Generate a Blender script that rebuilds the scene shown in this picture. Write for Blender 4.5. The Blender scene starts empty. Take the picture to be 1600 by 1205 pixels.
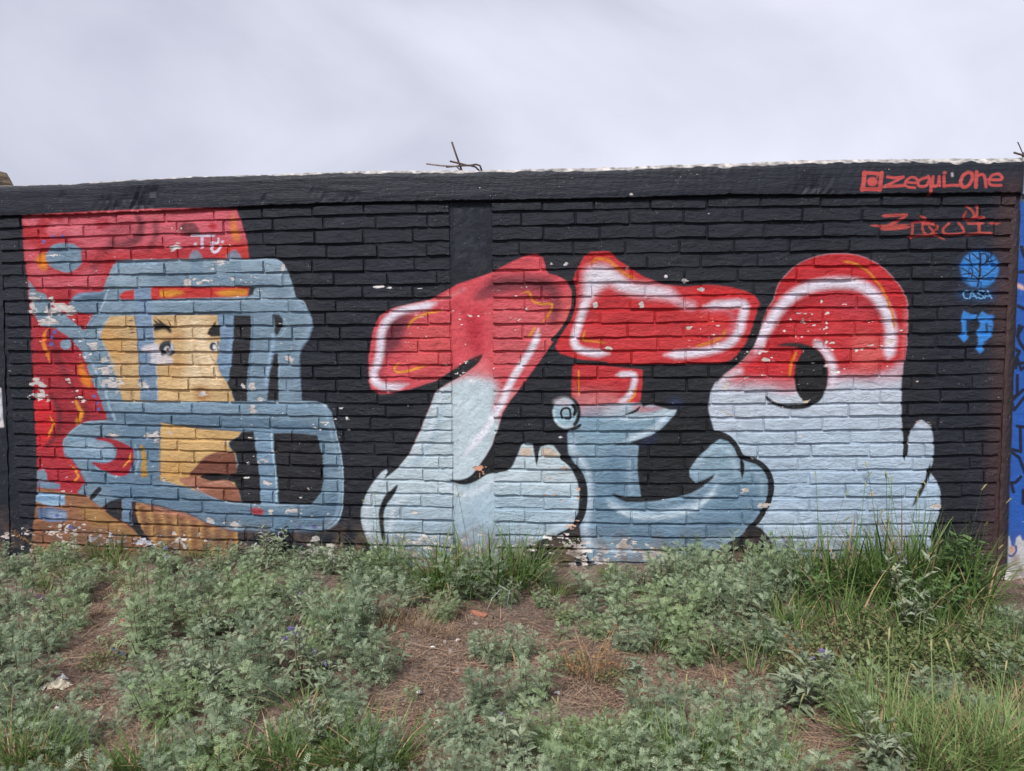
import bpy, bmesh, math, random
import numpy as np
from mathutils import Vector, Matrix
S = bpy.context.scene
COL = S.collection

# ------------------------------------------------------------------ camera
YAW, PIT, ROL = math.radians(5.5), math.radians(4.384), math.radians(0.41)
CAM_D, CAM_H, FPX = 4.4, 1.42, 1150.0
CP = np.array([0.0, -CAM_D, CAM_H])
_F = np.array([-math.sin(YAW)*math.cos(PIT), math.cos(YAW)*math.cos(PIT), -math.sin(PIT)])
_R = np.array([math.cos(YAW), math.sin(YAW), 0.0])
_U = np.cross(_R, _F)
_R2 = _R*math.cos(ROL) - _U*math.sin(ROL)
_U2 = np.cross(_R2, _F)
cam_data = bpy.data.cameras.new('camera')
cam = bpy.data.objects.new('camera', cam_data)
COL.objects.link(cam)
cam_data.sensor_width = 36.0
cam_data.lens = FPX/1600.0*36.0
cam_data.clip_start = 0.05
cam_data.clip_end = 2000.0
m = Matrix.Identity(4)
for i in range(3):
    m[i][0] = _R2[i]; m[i][1] = _U2[i]; m[i][2] = -_F[i]; m[i][3] = CP[i]
cam.matrix_world = m
S.camera = cam

# ------------------------------------------------------------------ sky, sun, exposure
SUN_EL, SUN_AZ = math.radians(50), math.radians(200)     # azimuth clockwise from +y: behind the viewer, a little to the left
W = bpy.data.worlds.new('World'); S.world = W
W.use_nodes = True
nt = W.node_tree; nt.nodes.clear()
out = nt.nodes.new('ShaderNodeOutputWorld'); bg = nt.nodes.new('ShaderNodeBackground')
sky = nt.nodes.new('ShaderNodeTexSky'); sky.sky_type = 'NISHITA'; sky.sun_disc = False
sky.sun_elevation = SUN_EL; sky.sun_rotation = SUN_AZ
tc = nt.nodes.new('ShaderNodeTexCoord'); mp = nt.nodes.new('ShaderNodeMapping')
mp.inputs['Scale'].default_value = (1.0, 1.0, 1.9); mp.inputs['Rotation'].default_value = (0.25, 0.35, 0.3)
nz = nt.nodes.new('ShaderNodeTexNoise'); nz.inputs['Scale'].default_value = 1.5
nz.inputs['Detail'].default_value = 6; nz.inputs['Roughness'].default_value = 0.48; nz.inputs['Distortion'].default_value = 0.5
rp = nt.nodes.new('ShaderNodeValToRGB')
rp.color_ramp.elements[0].position = 0.36; rp.color_ramp.elements[0].color = (2.85, 2.97, 3.65, 1)
rp.color_ramp.elements[1].position = 0.66; rp.color_ramp.elements[1].color = (5.1, 5.2, 6.0, 1)
mx = nt.nodes.new('ShaderNodeMixRGB'); mx.inputs[0].default_value = 0.95
nt.links.new(tc.outputs['Generated'], mp.inputs[0]); nt.links.new(mp.outputs[0], nz.inputs['Vector'])
nt.links.new(nz.outputs['Fac'], rp.inputs[0]); nt.links.new(sky.outputs[0], mx.inputs[1]); nt.links.new(rp.outputs[0], mx.inputs[2])
nt.links.new(mx.outputs[0], bg.inputs[0]); bg.inputs[1].default_value = 0.05
nt.links.new(bg.outputs[0], out.inputs[0])
sd = bpy.data.lights.new('sun', 'SUN'); sd.energy = 1.5; sd.angle = math.radians(11); sd.color = (1.0, 0.97, 0.93)
sun = bpy.data.objects.new('sun', sd); COL.objects.link(sun)
dv = Vector((math.sin(SUN_AZ)*math.cos(SUN_EL), math.cos(SUN_AZ)*math.cos(SUN_EL), math.sin(SUN_EL)))
sun.rotation_euler = dv.to_track_quat('Z', 'Y').to_euler()
sun.location = (-2, -8, 8)
S.view_settings.view_transform = 'Standard'; S.view_settings.look = 'None'
S.view_settings.exposure = 1.75; S.view_settings.gamma = 1.0; S.view_settings.use_curve_mapping = False

# ------------------------------------------------------------------ helpers
def ray(px, py):
    """direction through a point of the 1600x1205 photograph"""
    px = np.asarray(px, float); py = np.asarray(py, float)
    x = (px-800)/FPX; y = -(py-602.5)/FPX
    return _F + x[..., None]*_R2 + y[..., None]*_U2
def on_wall(px, py, Y=0.0):
    d = ray(px, py); t = (Y+CAM_D)/d[..., 1]
    p = CP + t[..., None]*d
    return p[..., 0], p[..., 2]
def on_ground(px, py, z=0.0):
    d = ray(px, py); t = (z-CAM_H)/d[..., 2]
    p = CP + t[..., None]*d
    return float(p[0]), float(p[1])
def pix(p):
    v = np.asarray(p, float)-CP
    d = v@_F
    return 800+FPX*(v@_R2)/d, 602.5-FPX*(v@_U2)/d

def tag(o, label=None, cat=None, group=None, kind=None):
    if label: o['label'] = label
    if cat: o['category'] = cat
    if group: o['group'] = group
    if kind: o['kind'] = kind
    return o
def empty(name, loc=(0, 0, 0)):
    o = bpy.data.objects.new(name, None); COL.objects.link(o); o.location = loc; o.empty_display_size = 0.1
    return o
def mesh_obj(name, verts, faces, mat, parent=None, smooth=False):
    me = bpy.data.meshes.new(name); me.from_pydata([tuple(map(float, v)) for v in verts], [], faces); me.update()
    if mat: me.materials.append(mat)
    if smooth: me.polygons.foreach_set('use_smooth', [True]*len(me.polygons))
    o = bpy.data.objects.new(name, me); COL.objects.link(o)
    if parent: o.parent = parent
    return o
def link_obj(name, me, parent=None):
    o = bpy.data.objects.new(name, me); COL.objects.link(o)
    if parent: o.parent = parent
    return o
def tube(pts, rad, n=6, cap=True):
    """verts, faces of a bent rod through pts; rad a number or a list"""
    V, Fc = [], []
    pts = [Vector(p) for p in pts]
    if not hasattr(rad, '__len__'): rad = [rad]*len(pts)
    for i, p in enumerate(pts):
        t = (pts[min(i+1, len(pts)-1)]-pts[max(i-1, 0)]).normalized()
        a = t.orthogonal().normalized() if abs(t.z) > .99 else t.cross(Vector((0, 0, 1))).normalized()
        b = t.cross(a)
        for k in range(n):
            an = 2*math.pi*k/n
            V.append(p+(a*math.cos(an)+b*math.sin(an))*rad[i])
    for i in range(len(pts)-1):
        for k in range(n):
            Fc.append((i*n+k, i*n+(k+1) % n, (i+1)*n+(k+1) % n, (i+1)*n+k))
    if cap:
        Fc.append(tuple(range(n-1, -1, -1))); Fc.append(tuple((len(pts)-1)*n+k for k in range(n)))
    return V, Fc
def srgb(c):
    c = np.asarray(c, float)/255.0
    return np.where(c <= .04045, c/12.92, ((c+.055)/1.055)**2.4)
def vnoise(h, w, cell, rng, octaves=1, cellx=None):
    """smooth value noise 0..1 with cells of `cell` pixels"""
    outn = np.zeros((h, w)); amp = 1; tot = 0
    cx = cellx or cell
    for o in range(octaves):
        cy_, cx_ = max(cell/2**o, 1.0), max(cx/2**o, 1.0)
        gh, gw = int(h/cy_)+3, int(w/cx_)+3
        g = rng.random((gh, gw))
        y = np.arange(h)/cy_; x = np.arange(w)/cx_
        yi = y.astype(int); xi = x.astype(int); fy = y-yi; fx = x-xi
        fy = fy*fy*(3-2*fy); fx = fx*fx*(3-2*fx)
        r0 = g[yi][:, xi]*(1-fx)+g[yi][:, xi+1]*fx
        r1 = g[yi+1][:, xi]*(1-fx)+g[yi+1][:, xi+1]*fx
        outn += amp*(r0*(1-fy[:, None])+r1*fy[:, None]); tot += amp; amp *= .55
    return outn/tot
# ------------------------------------------------------------------ the painted picture: colour of the wall's paint, laid out on the wall's own plane
TX0, TX1, TZ0, TZ1, TPX = -3.95, 2.95, -0.15, 2.70, 0.0026
TW, TH = int((TX1-TX0)/TPX), int((TZ1-TZ0)/TPX)
rng = np.random.default_rng(7)
BLACK = (30, 34, 45)
PAINT = np.empty((TH, TW, 3), np.float32); PAINT[:] = srgb(BLACK)
FR = {'c0': (0, 0, 1), 'c1': (0, 300, 4.0167), 'c2': (250, 300, 4.0167), 'c3': (0, 580, 4.0167), 'c4': (250, 580, 4.0167),
      'd1': (550, 380, 4.5714), 'd2': (550, 620, 4.5714), 'd3': (850, 380, 4.5714), 'd4': (850, 620, 4.5714),
      'd5': (1090, 380, 4.5714), 'd6': (1140, 620, 4.5714), 'e1': (1300, 220, 5.3333), 'e2': (1400, 370, 6.025),
      'e3': (1500, 560, 3.347), 'g1': (0, 320, 4.305), 'g2': (0, 580, 4.305), 'g5': (1400, 300, 4.305), 'g6': (1400, 570, 4.305)}
K = 1.5          # texture pixels per photograph pixel, roughly
PY = 0.0         # depth of the plane being painted
def tp(frame, pts):
    """points read off a view of the photograph -> texture pixels on the wall plane"""
    o = FR[frame]; p = np.asarray(pts, float)
    X, Z = on_wall(o[0]+p[:, 0]/o[2], o[1]+p[:, 1]/o[2], PY)
    return np.stack([(X-TX0)/TPX, (TZ1-Z)/TPX], 1)
def spline(p, closed, n=6):
    q = np.vstack([p[-1:], p, p[:2]]) if closed else np.vstack([2*p[:1]-p[1:2], p, 2*p[-1:]-p[-2:-1]])
    o = []
    m_ = len(p) if closed else len(p)-1
    for i in range(m_):
        a, b, c, d = q[i], q[i+1], q[i+2], q[i+3]
        for t in np.arange(n)/n:
            o.append(.5*(2*b+(c-a)*t+(2*a-5*b+4*c-d)*t*t+(3*b-a-3*c+d)*t**3))
    if not closed: o.append(p[-1])
    return np.array(o)
def blur(a, r):
    r = int(round(r))
    if r < 1: return a
    for _ in range(2):
        for ax in (0, 1):
            c = np.cumsum(np.pad(a, [(r+1, r) if k == ax else (0, 0) for k in (0, 1)], mode='edge'), axis=ax)
            n = a.shape[ax]
            a = (np.take(c, np.arange(2*r+1, 2*r+1+n), ax)-np.take(c, np.arange(n), ax))/(2*r+1)
    return a
def fill(p, feather):
    pad = int(feather*2.2)+3
    c0 = max(int(p[:, 0].min())-pad, 0); c1 = min(int(p[:, 0].max())+pad, TW)
    r0 = max(int(p[:, 1].min())-pad, 0); r1 = min(int(p[:, 1].max())+pad, TH)
    if c1 <= c0 or r1 <= r0: return None
    m = np.zeros((r1-r0, c1-c0)); x = p[:, 0]-c0; y = p[:, 1]-r0
    x2, y2 = np.roll(x, -1), np.roll(y, -1); cols = np.arange(c1-c0)
    SUB = 3
    for r in range(r1-r0):
        for s in range(SUB):
            yy = r+(s+.5)/SUB
            k = (y <= yy) != (y2 <= yy)
            if not k.any(): continue
            xs = np.sort(x[k]+(yy-y[k])*(x2[k]-x[k])/(y2[k]-y[k]))
            for a, b in zip(xs[::2], xs[1::2]):
                m[r] += np.clip(np.minimum(cols+1, b)-np.maximum(cols, a), 0, 1)
    return (r0, c0, blur(np.clip(m/SUB, 0, 1), feather))
def line(p, w, feather, taper):
    wmax = (w if not hasattr(w, '__len__') else max(w)); pad = int(wmax/2+feather*1.5)+3
    c0 = max(int(p[:, 0].min())-pad, 0); c1 = min(int(p[:, 0].max())+pad, TW)
    r0 = max(int(p[:, 1].min())-pad, 0); r1 = min(int(p[:, 1].max())+pad, TH)
    if c1 <= c0 or r1 <= r0: return None
    X, Y = np.meshgrid(np.arange(c0, c1)+.5, np.arange(r0, r1)+.5)
    best = np.full(X.shape, -1e9); n = len(p)-1
    for i in range(n):
        a, b = p[i], p[i+1]; d = b-a; L = max(float(d@d), 1e-9)
        t = np.clip(((X-a[0])*d[0]+(Y-a[1])*d[1])/L, 0, 1)
        dist = np.hypot(X-a[0]-t*d[0], Y-a[1]-t*d[1])
        if taper: 
            u = (i+t)/n; hw = w/2*np.clip(np.minimum(u/taper, (1-u)/taper), .15, 1)
        else: hw = w/2
        best = np.maximum(best, hw-dist)
    f = max(feather, .8)
    v = np.clip(best/f*.5+.5, 0, 1)
    return (r0, c0, v*v*(3-2*v))
CLIP = None
def comp(mk, col, op=1.0):
    if mk is None: return
    r0, c0, m = mk; h, w = m.shape
    a = m*op
    if CLIP is not None: a = a*CLIP[r0:r0+h, c0:c0+w]
    v = PAINT[r0:r0+h, c0:c0+w]
    v += (srgb(col).astype(np.float32)-v)*a[..., None].astype(np.float32)
def P(frame, pts, col, f=.7, op=1.0, sm=True):
    p = tp(frame, pts)
    if sm: p = spline(p, True)
    mk = fill(p, f*K); comp(mk, col, op); return mk
def L(frame, pts, w, col, f=1.0, op=1.0, taper=0, sm=True):
    """w and f in photograph pixels"""
    p = tp(frame, pts)
    if sm and len(p) > 2: p = spline(p, False, 4)
    mk = line(p, w*K, f*K, taper); comp(mk, col, op); return mk
def E(frame, c, rx, ry, col, f=.7, op=1.0):
    an = np.arange(24)*2*np.pi/24
    return P(frame, [(c[0]+rx*math.cos(a), c[1]+ry*math.sin(a)) for a in an], col, f, op)
def clip(*mks):
    global CLIP
    CLIP = np.zeros((TH, TW), np.float32)
    for mk in mks:
        r0, c0, m = mk; v = CLIP[r0:r0+m.shape[0], c0:c0+m.shape[1]]; np.maximum(v, m, out=v)
def unclip():
    global CLIP
    CLIP = None

PINK, RED, DEEP, MAROON = (200, 92, 106), (178, 44, 52), (150, 34, 44), (86, 30, 42)
SHELL, SHELL_D, SHELL_L = (118, 142, 160), (80, 106, 130), (160, 180, 196)
ORANGE, TAN, TAN_L, TAN_D = (216, 146, 44), (198, 166, 120), (228, 208, 174), (180, 138, 88)
BROWN, LIP = (140, 98, 70), (120, 72, 56)

# soft unevenness of the black: older and newer coats
blk = vnoise(TH, TW, 120, rng, 3)
PAINT *= (0.86+.28*blk)[..., None]
# darker, fresher black close round the lettering, brown overspray on the right end
P('c0', [(560, 560), (620, 470), (860, 385), (1180, 420), (1300, 385), (1440, 420), (1450, 640), (1490, 760), (1450, 880), (560, 880), (545, 700), (540, 620), (520, 500), (470, 420), (420, 400)], (33, 35, 41), 12, .55)
P('c0', [(1556, 330), (1590, 330), (1572, 900), (1535, 900), (1548, 600)], (74, 52, 52), 9, .75)
P('c0', [(1585, 330), (1600, 330), (1575, 900), (1560, 900)], (40, 36, 40), 2, .9)

# ---- left picture: red panel
pm = P('c0', [(37, 339), (60, 337), (150, 332), (240, 328), (330, 327), (371, 327), (378, 345), (387, 378), (391, 410), (300, 440), (200, 640), (220, 870), (54, 870), (57, 830), (60, 790), (62, 735), (60, 690), (57, 650), (54, 600), (53, 560), (51, 500), (46, 440), (41, 400)], RED, .6, sm=False)
clip(pm)
P('c1', [(140, 150), (420, 150), (700, 110), (1205, 90), (1700, 90), (1600, 250), (1550, 330), (1200, 340), (1000, 340), (850, 360), (700, 380), (560, 420), (420, 300), (300, 200)], PINK, 9)
P('c1', [(160, 320), (300, 420), (420, 520), (600, 440), (640, 600), (380, 640), (260, 600), (190, 520)], PINK, 8, .9)
P('c1', [(150, 165), (270, 160), (240, 215), (180, 218)], (214, 112, 128), 2, .7)
P('c1', [(260, 170), (400, 165), (380, 200), (320, 190), (290, 230), (250, 225)], (168, 36, 50), 2, .8)
P('c1', [(305, 220), (360, 185), (405, 215), (390, 260), (350, 285), (310, 265)], (214, 110, 124), 2, .7)
P('c1', [(440, 230), (520, 200), (530, 270), (480, 290)], (216, 116, 130), 2.5, .6)
P('c1', [(610, 180), (680, 165), (690, 210), (650, 235), (615, 220)], (168, 40, 54), 2, .75)
P('c1', [(850, 130), (885, 145), (915, 200), (915, 265), (890, 320), (830, 352), (760, 345), (700, 320), (780, 310), (840, 280), (868, 240), (872, 190)], MAROON, 3, .8)
P('c1', [(700, 210), (850, 215), (840, 300), (760, 310), (690, 280)], (140, 52, 66), 7, .55)
L('c1', [(720, 330), (680, 370), (640, 410), (600, 470)], 15, MAROON, 7, .6)
L('c1', [(980, 195), (990, 250), (975, 310), (940, 370)], 9, MAROON, 6, .6)
L('c1', [(1170, 200), (1150, 240), (1180, 268), (1230, 250)], 7, MAROON, 3, .4)
P('c1', [(600, 360), (820, 400), (1200, 360), (1600, 380), (1600, 440), (600, 440), (560, 420)], (176, 40, 50), 6, .7)
P('c2', [(135, 240), (150, 205), (215, 196), (245, 222), (254, 265), (180, 268)], (92, 44, 50), 1.5, .85)
E('c2', (340, 218), 26, 20, (178, 40, 52), 1)
P('c2', [(385, 330), (500, 315), (560, 330), (560, 430), (380, 430)], (196, 52, 44), 5, .8)
P('c2', [(452, 240), (462, 130), (478, 175), (492, 230), (508, 300), (470, 305)], (216, 128, 40), 2.5, .85)
E('c1', (408, 415), 165, 128, (166, 38, 52), 5, .6)
P('c1', [(300, 385), (255, 400), (238, 435), (262, 480), (300, 495), (310, 440)], (222, 132, 30), 3, .95)
P('c1', [(320, 360), (370, 328), (460, 326), (500, 350), (522, 400), (515, 455), (480, 490), (430, 508), (370, 490), (318, 460), (298, 410)], (116, 140, 160), .8)
P('c1', [(340, 350), (500, 345), (515, 380), (320, 380)], (96, 122, 144), 2, .6)
for q in ((345, 284), (402, 280), (289, 314)): E('c1', q, 12, 11, (104, 98, 166), .8)
# white tag letters on the red
L('c2', [(203, 274), (343, 276)], 4.2, (214, 206, 222), .8, .95)
L('c2', [(272, 276), (270, 350)], 5.0, (206, 196, 214), .9, .95)
L('c2', [(330, 318), (368, 322), (374, 296)], 3.6, (214, 206, 222), .8, .95)
L('c2', [(336, 320), (330, 352), (346, 380), (372, 370), (384, 345)], 4.6, (214, 206, 222), .8, .95)
for q in ((229, 328), (398, 315)): E('c2', q, 10, 9, (206, 202, 218), .6)
# ---- red swirls down the left edge
P('c1', [(200, 770), (420, 770), (560, 1010), (560, 1205), (210, 1205)], (158, 38, 52), 5, .8)
L('c1', [(320, 880), (350, 980), (400, 1100), (450, 1205)], 12, (104, 34, 46), 5, .6)
L('c1', [(310, 850), (285, 905), (287, 955), (310, 1020), (322, 1070)], 6.5, (222, 128, 40), 2, .95, .25)
for q in ((354, 880), (336, 912), (336, 955)): E('c1', q, 13, 12, (84, 96, 170), .8)
E('c1', (427, 956), 34, 33, (120, 146, 166), .8); E('c1', (437, 965), 12, 11, (150, 172, 188), 1)
P('c1', [(505, 1080), (530, 1075), (560, 1150), (590, 1205), (530, 1205)], (220, 120, 36), 2.5, .9)
P('c3', [(330, 60), (480, 120), (560, 200), (690, 310), (420, 420), (330, 480), (370, 330)], (140, 34, 48), 5, .7)
L('c3', [(330, 150), (385, 260), (370, 380), (300, 470)], 8, (94, 30, 44), 4, .75)
L('c3', [(470, 110), (540, 220), (560, 300)], 8, (104, 32, 44), 5, .6)
P('c3', [(225, 185), (325, 188), (352, 270), (352, 350), (330, 410), (290, 460), (240, 510)], (196, 34, 44), 2, .95)
P('c3', [(245, 490), (300, 470), (330, 500), (400, 560), (500, 620), (545, 690), (490, 765), (390, 740), (300, 690), (250, 620)], (168, 42, 56), 3, .8)
L('c3', [(325, 275), (345, 335), (325, 380), (305, 418)], 3.6, (226, 150, 36), 1, .95, .2)
P('c3', [(472, 180), (495, 195), (532, 262), (520, 310), (490, 332), (480, 320), (505, 270), (490, 220)], (220, 150, 40), 1, .95)
L('c3', [(460, 588), (508, 655), (470, 700)], 3.6, (218, 140, 40), 1, .95, .15, sm=False)
P('c3', [(505, 0), (545, 0), (580, 60), (572, 105), (540, 70)], (220, 124, 36), 2, .9)
for q in ((602, 156), (618, 200), (630, 236)): E('c3', q, 12, 12, (92, 90, 160), .8)
unclip()
# ---- brown neck and shoulder
nm = P('c3', [(243, 735), (300, 728), (390, 750), (500, 768), (560, 786), (640, 850), (770, 945), (850, 985), (920, 1070), (970, 1180), (205, 1180), (220, 960), (236, 840)], (146, 100, 72), .7, sm=False)
clip(nm)
P('c3', [(500, 850), (640, 870), (780, 960), (880, 1010), (860, 1060), (600, 1010), (560, 930)], (168, 130, 76), 5, .7)
P('c3', [(220, 950), (600, 960), (900, 1050), (900, 1180), (205, 1180)], (128, 84, 60), 5, .6)
unclip()
P('c3', [(246, 622), (285, 612), (308, 640), (312, 690), (246, 692)], SHELL, .8, sm=False)
P('c3', [(246, 692), (330, 695), (392, 705), (388, 735), (330, 735), (246, 725)], (112, 138, 162), .9, sm=False)
P('c3', [(240, 752), (300, 765), (412, 772), (420, 835), (330, 845), (238, 815)], (150, 184, 212), .8, sm=False)
L('c3', [(250, 800), (330, 795), (410, 810)], 6, (96, 134, 172), 3, .8)
P('c3', [(245, 858), (330, 850), (424, 872), (424, 938), (330, 945), (250, 925)], (92, 116, 152), .9, sm=False)
P('c3', [(320, 875), (420, 885), (415, 925), (320, 925)], (150, 170, 200), 2, .8)
sh = P('c3', [(862, 822), (900, 818), (960, 835), (1100, 870), (1205, 885), (1330, 940), (1500, 992), (1500, 1180), (1000, 1180), (930, 1040), (880, 950), (862, 880)], (158, 114, 76), .7, sm=False)
clip(sh)
for k in range(9): L('c3', [(900+75*k, 850), (925+75*k, 960), (935+75*k, 1160)], 7, (120, 80, 58), 5, .75)
for k in range(9): L('c3', [(865+75*k, 850), (890+75*k, 960), (900+75*k, 1160)], 5, (196, 156, 96), 4, .65)
P('c3', [(930, 830), (1205, 870), (1500, 980), (1500, 1010), (1205, 930), (960, 875)], (166, 112, 92), 3, .85)
unclip()
# ---- helmet shell
h1 = P('c0', [(182, 409), (215, 407), (250, 407), (330, 406), (425, 405), (440, 410), (449, 420), (457, 441), (463, 464), (473, 473), (481, 482), (489, 498), (490, 512), (485, 528), (472, 546), (470, 552), (471, 600), (473, 626), (497, 627), (511, 632), (520, 645), (524, 672), (530, 690), (534, 704), (537, 728), (538, 745), (536, 792), (533, 808), (527, 819), (511, 828), (470, 829), (410, 829), (370, 828), (332, 819), (300, 803), (250, 788), (213, 783), (196, 781), (160, 792), (140, 776), (124, 769), (136, 752), (127, 734), (117, 719), (105, 712), (100, 697), (103, 684), (112, 674), (125, 664), (140, 658), (171, 656), (162, 630), (149, 600), (140, 575), (129, 549), (119, 531), (124, 520), (136, 514), (149, 490), (160, 462), (167, 444), (173, 428)], SHELL, .6, sm=False)
h2 = P('c0', [(47, 437), (60, 455), (75, 460), (84, 480), (100, 489), (120, 505), (135, 520), (128, 545), (108, 525), (88, 513), (69, 510), (57, 494), (50, 470)], SHELL, .7, sm=False)
h3 = P('c0', [(110, 472), (122, 459), (140, 457), (166, 456), (160, 480), (147, 493), (112, 486)], SHELL_D, .8, sm=False)
clip(h1, h2, h3)
P('c0', [(182, 408), (440, 404), (465, 470), (180, 450)], SHELL_L, 6, .35)
L('c2', [(580, 440), (720, 440), (800, 500), (840, 640), (930, 760), (940, 860), (880, 960)], 9, (140, 164, 184), 6, .8)
P('c2', [(0, 500), (540, 520), (800, 590), (760, 660), (600, 600), (0, 585)], SHELL_D, 5, .5)
P('c2', [(-500, 690), (450, 680), (900, 690), (900, 730), (450, 730), (-500, 760)], (128, 152, 172), 4, .5)
L('c1', [(735, 500), (760, 470), (840, 455), (990, 452)], 3.5, (150, 180, 204), 2, .8)
L('c1', [(690, 610), (660, 690), (640, 740)], 2.4, (170, 196, 216), 1.4, .8)
L('c1', [(470, 670), (540, 640), (660, 632)], 5, (136, 162, 190), 3, .7)
P('c4', [(-350, 270), (200, 275), (500, 290), (1000, 330), (1090, 400), (600, 372), (200, 350), (0, 330), (-350, 330)], SHELL_D, 4, .75)
P('c4', [(-200, 195), (400, 195), (900, 200), (1060, 230), (1060, 265), (400, 245), (-200, 245)], (132, 160, 184), 4, .55)
P('c4', [(-250, 740), (80, 740), (330, 800), (700, 850), (1000, 840), (1100, 700), (1130, 850), (1050, 1000), (640, 1005), (330, 960), (0, 860), (-250, 830)], (82, 110, 136), 5, .6)
L('c4', [(1050, 260), (1090, 430), (1130, 600), (1130, 820), (1060, 960), (900, 985)], 4, (138, 164, 184), 3, .8)
L('c4', [(1010, 410), (1040, 560), (1040, 690), (1010, 790)], 3, (90, 124, 152), 2, .7)
P('c3', [(560, 90), (640, 240), (700, 320), (1010, 330), (1020, 700), (800, 790), (600, 690), (560, 560), (800, 440)], (88, 118, 146), 8, .6)
L('c1', [(540, 1000), (600, 1100), (650, 1205)], 4, (146, 170, 192), 2, .8)
L('c3', [(660, 90), (700, 230), (730, 300)], 4.5, (160, 186, 208), 1.8, .8)
L('c1', [(640, 930), (690, 1020), (740, 1110), (780, 1205)], 4, (130, 152, 178), 2, .7)
P('c3', [(600, 310), (700, 305), (1000, 330), (1000, 350), (690, 338), (560, 345)], (122, 148, 170), 2, .7)
P('c3', [(420, 440), (500, 400), (640, 420), (740, 480), (720, 560), (480, 555), (410, 510)], (124, 152, 176), 3, .7)
unclip()
P('c1', [(455, 782), (590, 770), (542, 862)], (176, 44, 54), .8, sm=False)
P('c1', [(310, 620), (420, 610), (480, 640), (400, 700), (340, 680)], (170, 40, 52), 1.5, .9)
for bx in ((195, 275), (425, 515)):      # two fingers of paint rising over the red
    P('c2', [(bx[0], 420), (bx[0]+20, 378), (sum(bx)/2, 366), (bx[1]-20, 380), (bx[1], 425), (bx[1]-5, 590), (sum(bx)/2, 610), (bx[0]+15, 590)], (114, 140, 160), 1, .9)
# red band through the shell
P('c2', [(-50, 600), (0, 594), (300, 597), (566, 594), (562, 655), (400, 662), (0, 672), (-50, 676)], (188, 48, 46), .8, sm=False)
P('c2', [(0, 622), (100, 618), (160, 634), (90, 655), (10, 656)], ORANGE, 2.2, .95)
P('c2', [(355, 636), (440, 615), (545, 615), (545, 645), (440, 656)], ORANGE, 2.2, .95)
P('c2', [(566, 598), (602, 600), (590, 646), (558, 654)], (36, 36, 42), .8, sm=False)
P('c1', [(755, 655), (790, 625), (852, 612), (852, 676), (770, 674)], (188, 48, 52), .8, sm=False)
P('c1', [(950, 600), (1010, 595), (1010, 676), (952, 680)], (188, 48, 46), .8, sm=False)
# face
fm = P('c0', [(174, 494), (250, 493), (341, 492), (343, 510), (346, 527), (343, 548), (340, 567), (350, 590), (357, 597), (369, 628), (195, 628), (187, 600), (174, 560), (160, 530), (163, 512)], TAN, .6, sm=False)
fl = P('c3', [(1020, 320), (1100, 335), (1205, 352), (1440, 370), (1524, 380), (1500, 412), (1450, 430), (1440, 462), (1482, 512), (1520, 820), (1430, 815), (1330, 780), (1205, 735), (1060, 690), (1008, 682), (1010, 500)], (198, 162, 108), .6, sm=False)
clip(fm, fl)
P('c2', [(130, 800), (300, 800), (330, 1000), (300, 1205), (150, 1205), (180, 1000)], TAN_L, 10, .8)
P('c2', [(280, 1000), (350, 1040), (400, 1205), (300, 1205)], (226, 200, 162), 6, .8)
P('c2', [(80, 900), (150, 850), (160, 930), (60, 930)], (172, 120, 62), 6, .6)
P('c2', [(90, 1060), (170, 1020), (150, 1140), (60, 1130)], (180, 128, 70), 7, .55)
P('c1', [(650, 850), (780, 930), (760, 1060), (690, 1040)], (200, 148, 80), 6, .6)
P('c4', [(250, 100), (300, 100), (310, 180), (240, 180)], (172, 116, 58), 5, .7)
P('c4', [(20, 40), (250, 60), (250, 180), (0, 180)], (226, 192, 140), 9, .5)
P('c4', [(0, 330), (330, 400), (300, 500), (100, 560), (0, 520)], (214, 176, 120), 8, .6)
P('c4', [(0, 560), (160, 560), (200, 640), (60, 680), (0, 660)], (198, 150, 84), 6, .6)
P('c4', [(190, 640), (235, 600), (260, 560), (300, 530), (370, 505), (430, 502), (478, 520), (490, 560), (495, 590), (480, 640), (425, 652), (340, 640), (270, 655), (200, 660)], LIP, .8)
P('c4', [(130, 680), (200, 658), (260, 665), (330, 682), (420, 678), (465, 700), (500, 745), (520, 790), (520, 822), (430, 818), (330, 782), (220, 735)], (168, 112, 92), .8)
P('c4', [(300, 730), (500, 750), (520, 820), (420, 815), (330, 780)], (126, 78, 60), 4, .7)
P('c4', [(240, 600), (480, 580), (490, 600), (470, 640), (340, 630), (240, 650)], (112, 68, 54), 3, .6)
L('c4', [(270, 560), (330, 520), (430, 505)], 2, (176, 126, 104), 1.4, .7)
unclip()
# mouth, gaps between the bars
P('c4', [(268, 656), (340, 640), (400, 652), (470, 655), (485, 680), (470, 690), (420, 678), (340, 684)], (28, 26, 30), .8)
P('c0', [(367, 493), (394, 493), (395, 519), (391, 561), (387, 600), (388, 627), (369, 627), (357, 598), (357, 590), (361, 565), (366, 530)], (36, 37, 43), .8, sm=False)
P('c4', [(520, 380), (595, 374), (606, 440), (618, 540), (632, 660), (640, 835), (520, 828), (510, 772), (478, 705), (482, 640), (496, 585), (485, 522), (447, 470), (443, 440), (475, 422), (500, 408)], (36, 37, 43), .8, sm=False)
P('c4', [(718, 386), (800, 386), (900, 390), (994, 400), (1012, 480), (1030, 540), (1032, 680), (1015, 760), (985, 800), (950, 835), (752, 832), (744, 720), (735, 620), (722, 500)], (35, 36, 42), .8, sm=False)
P('c2', [(718, 770), (752, 770), (778, 798), (776, 840), (750, 890), (728, 914), (724, 850)], (36, 37, 43), .8, sm=False)
P('c2', [(706, 1022), (728, 1012), (750, 1018), (748, 1100), (746, 1205), (750, 1310), (762, 1308), (680, 1308), (684, 1200), (695, 1100)], (36, 37, 43), .8, sm=False)
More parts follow.
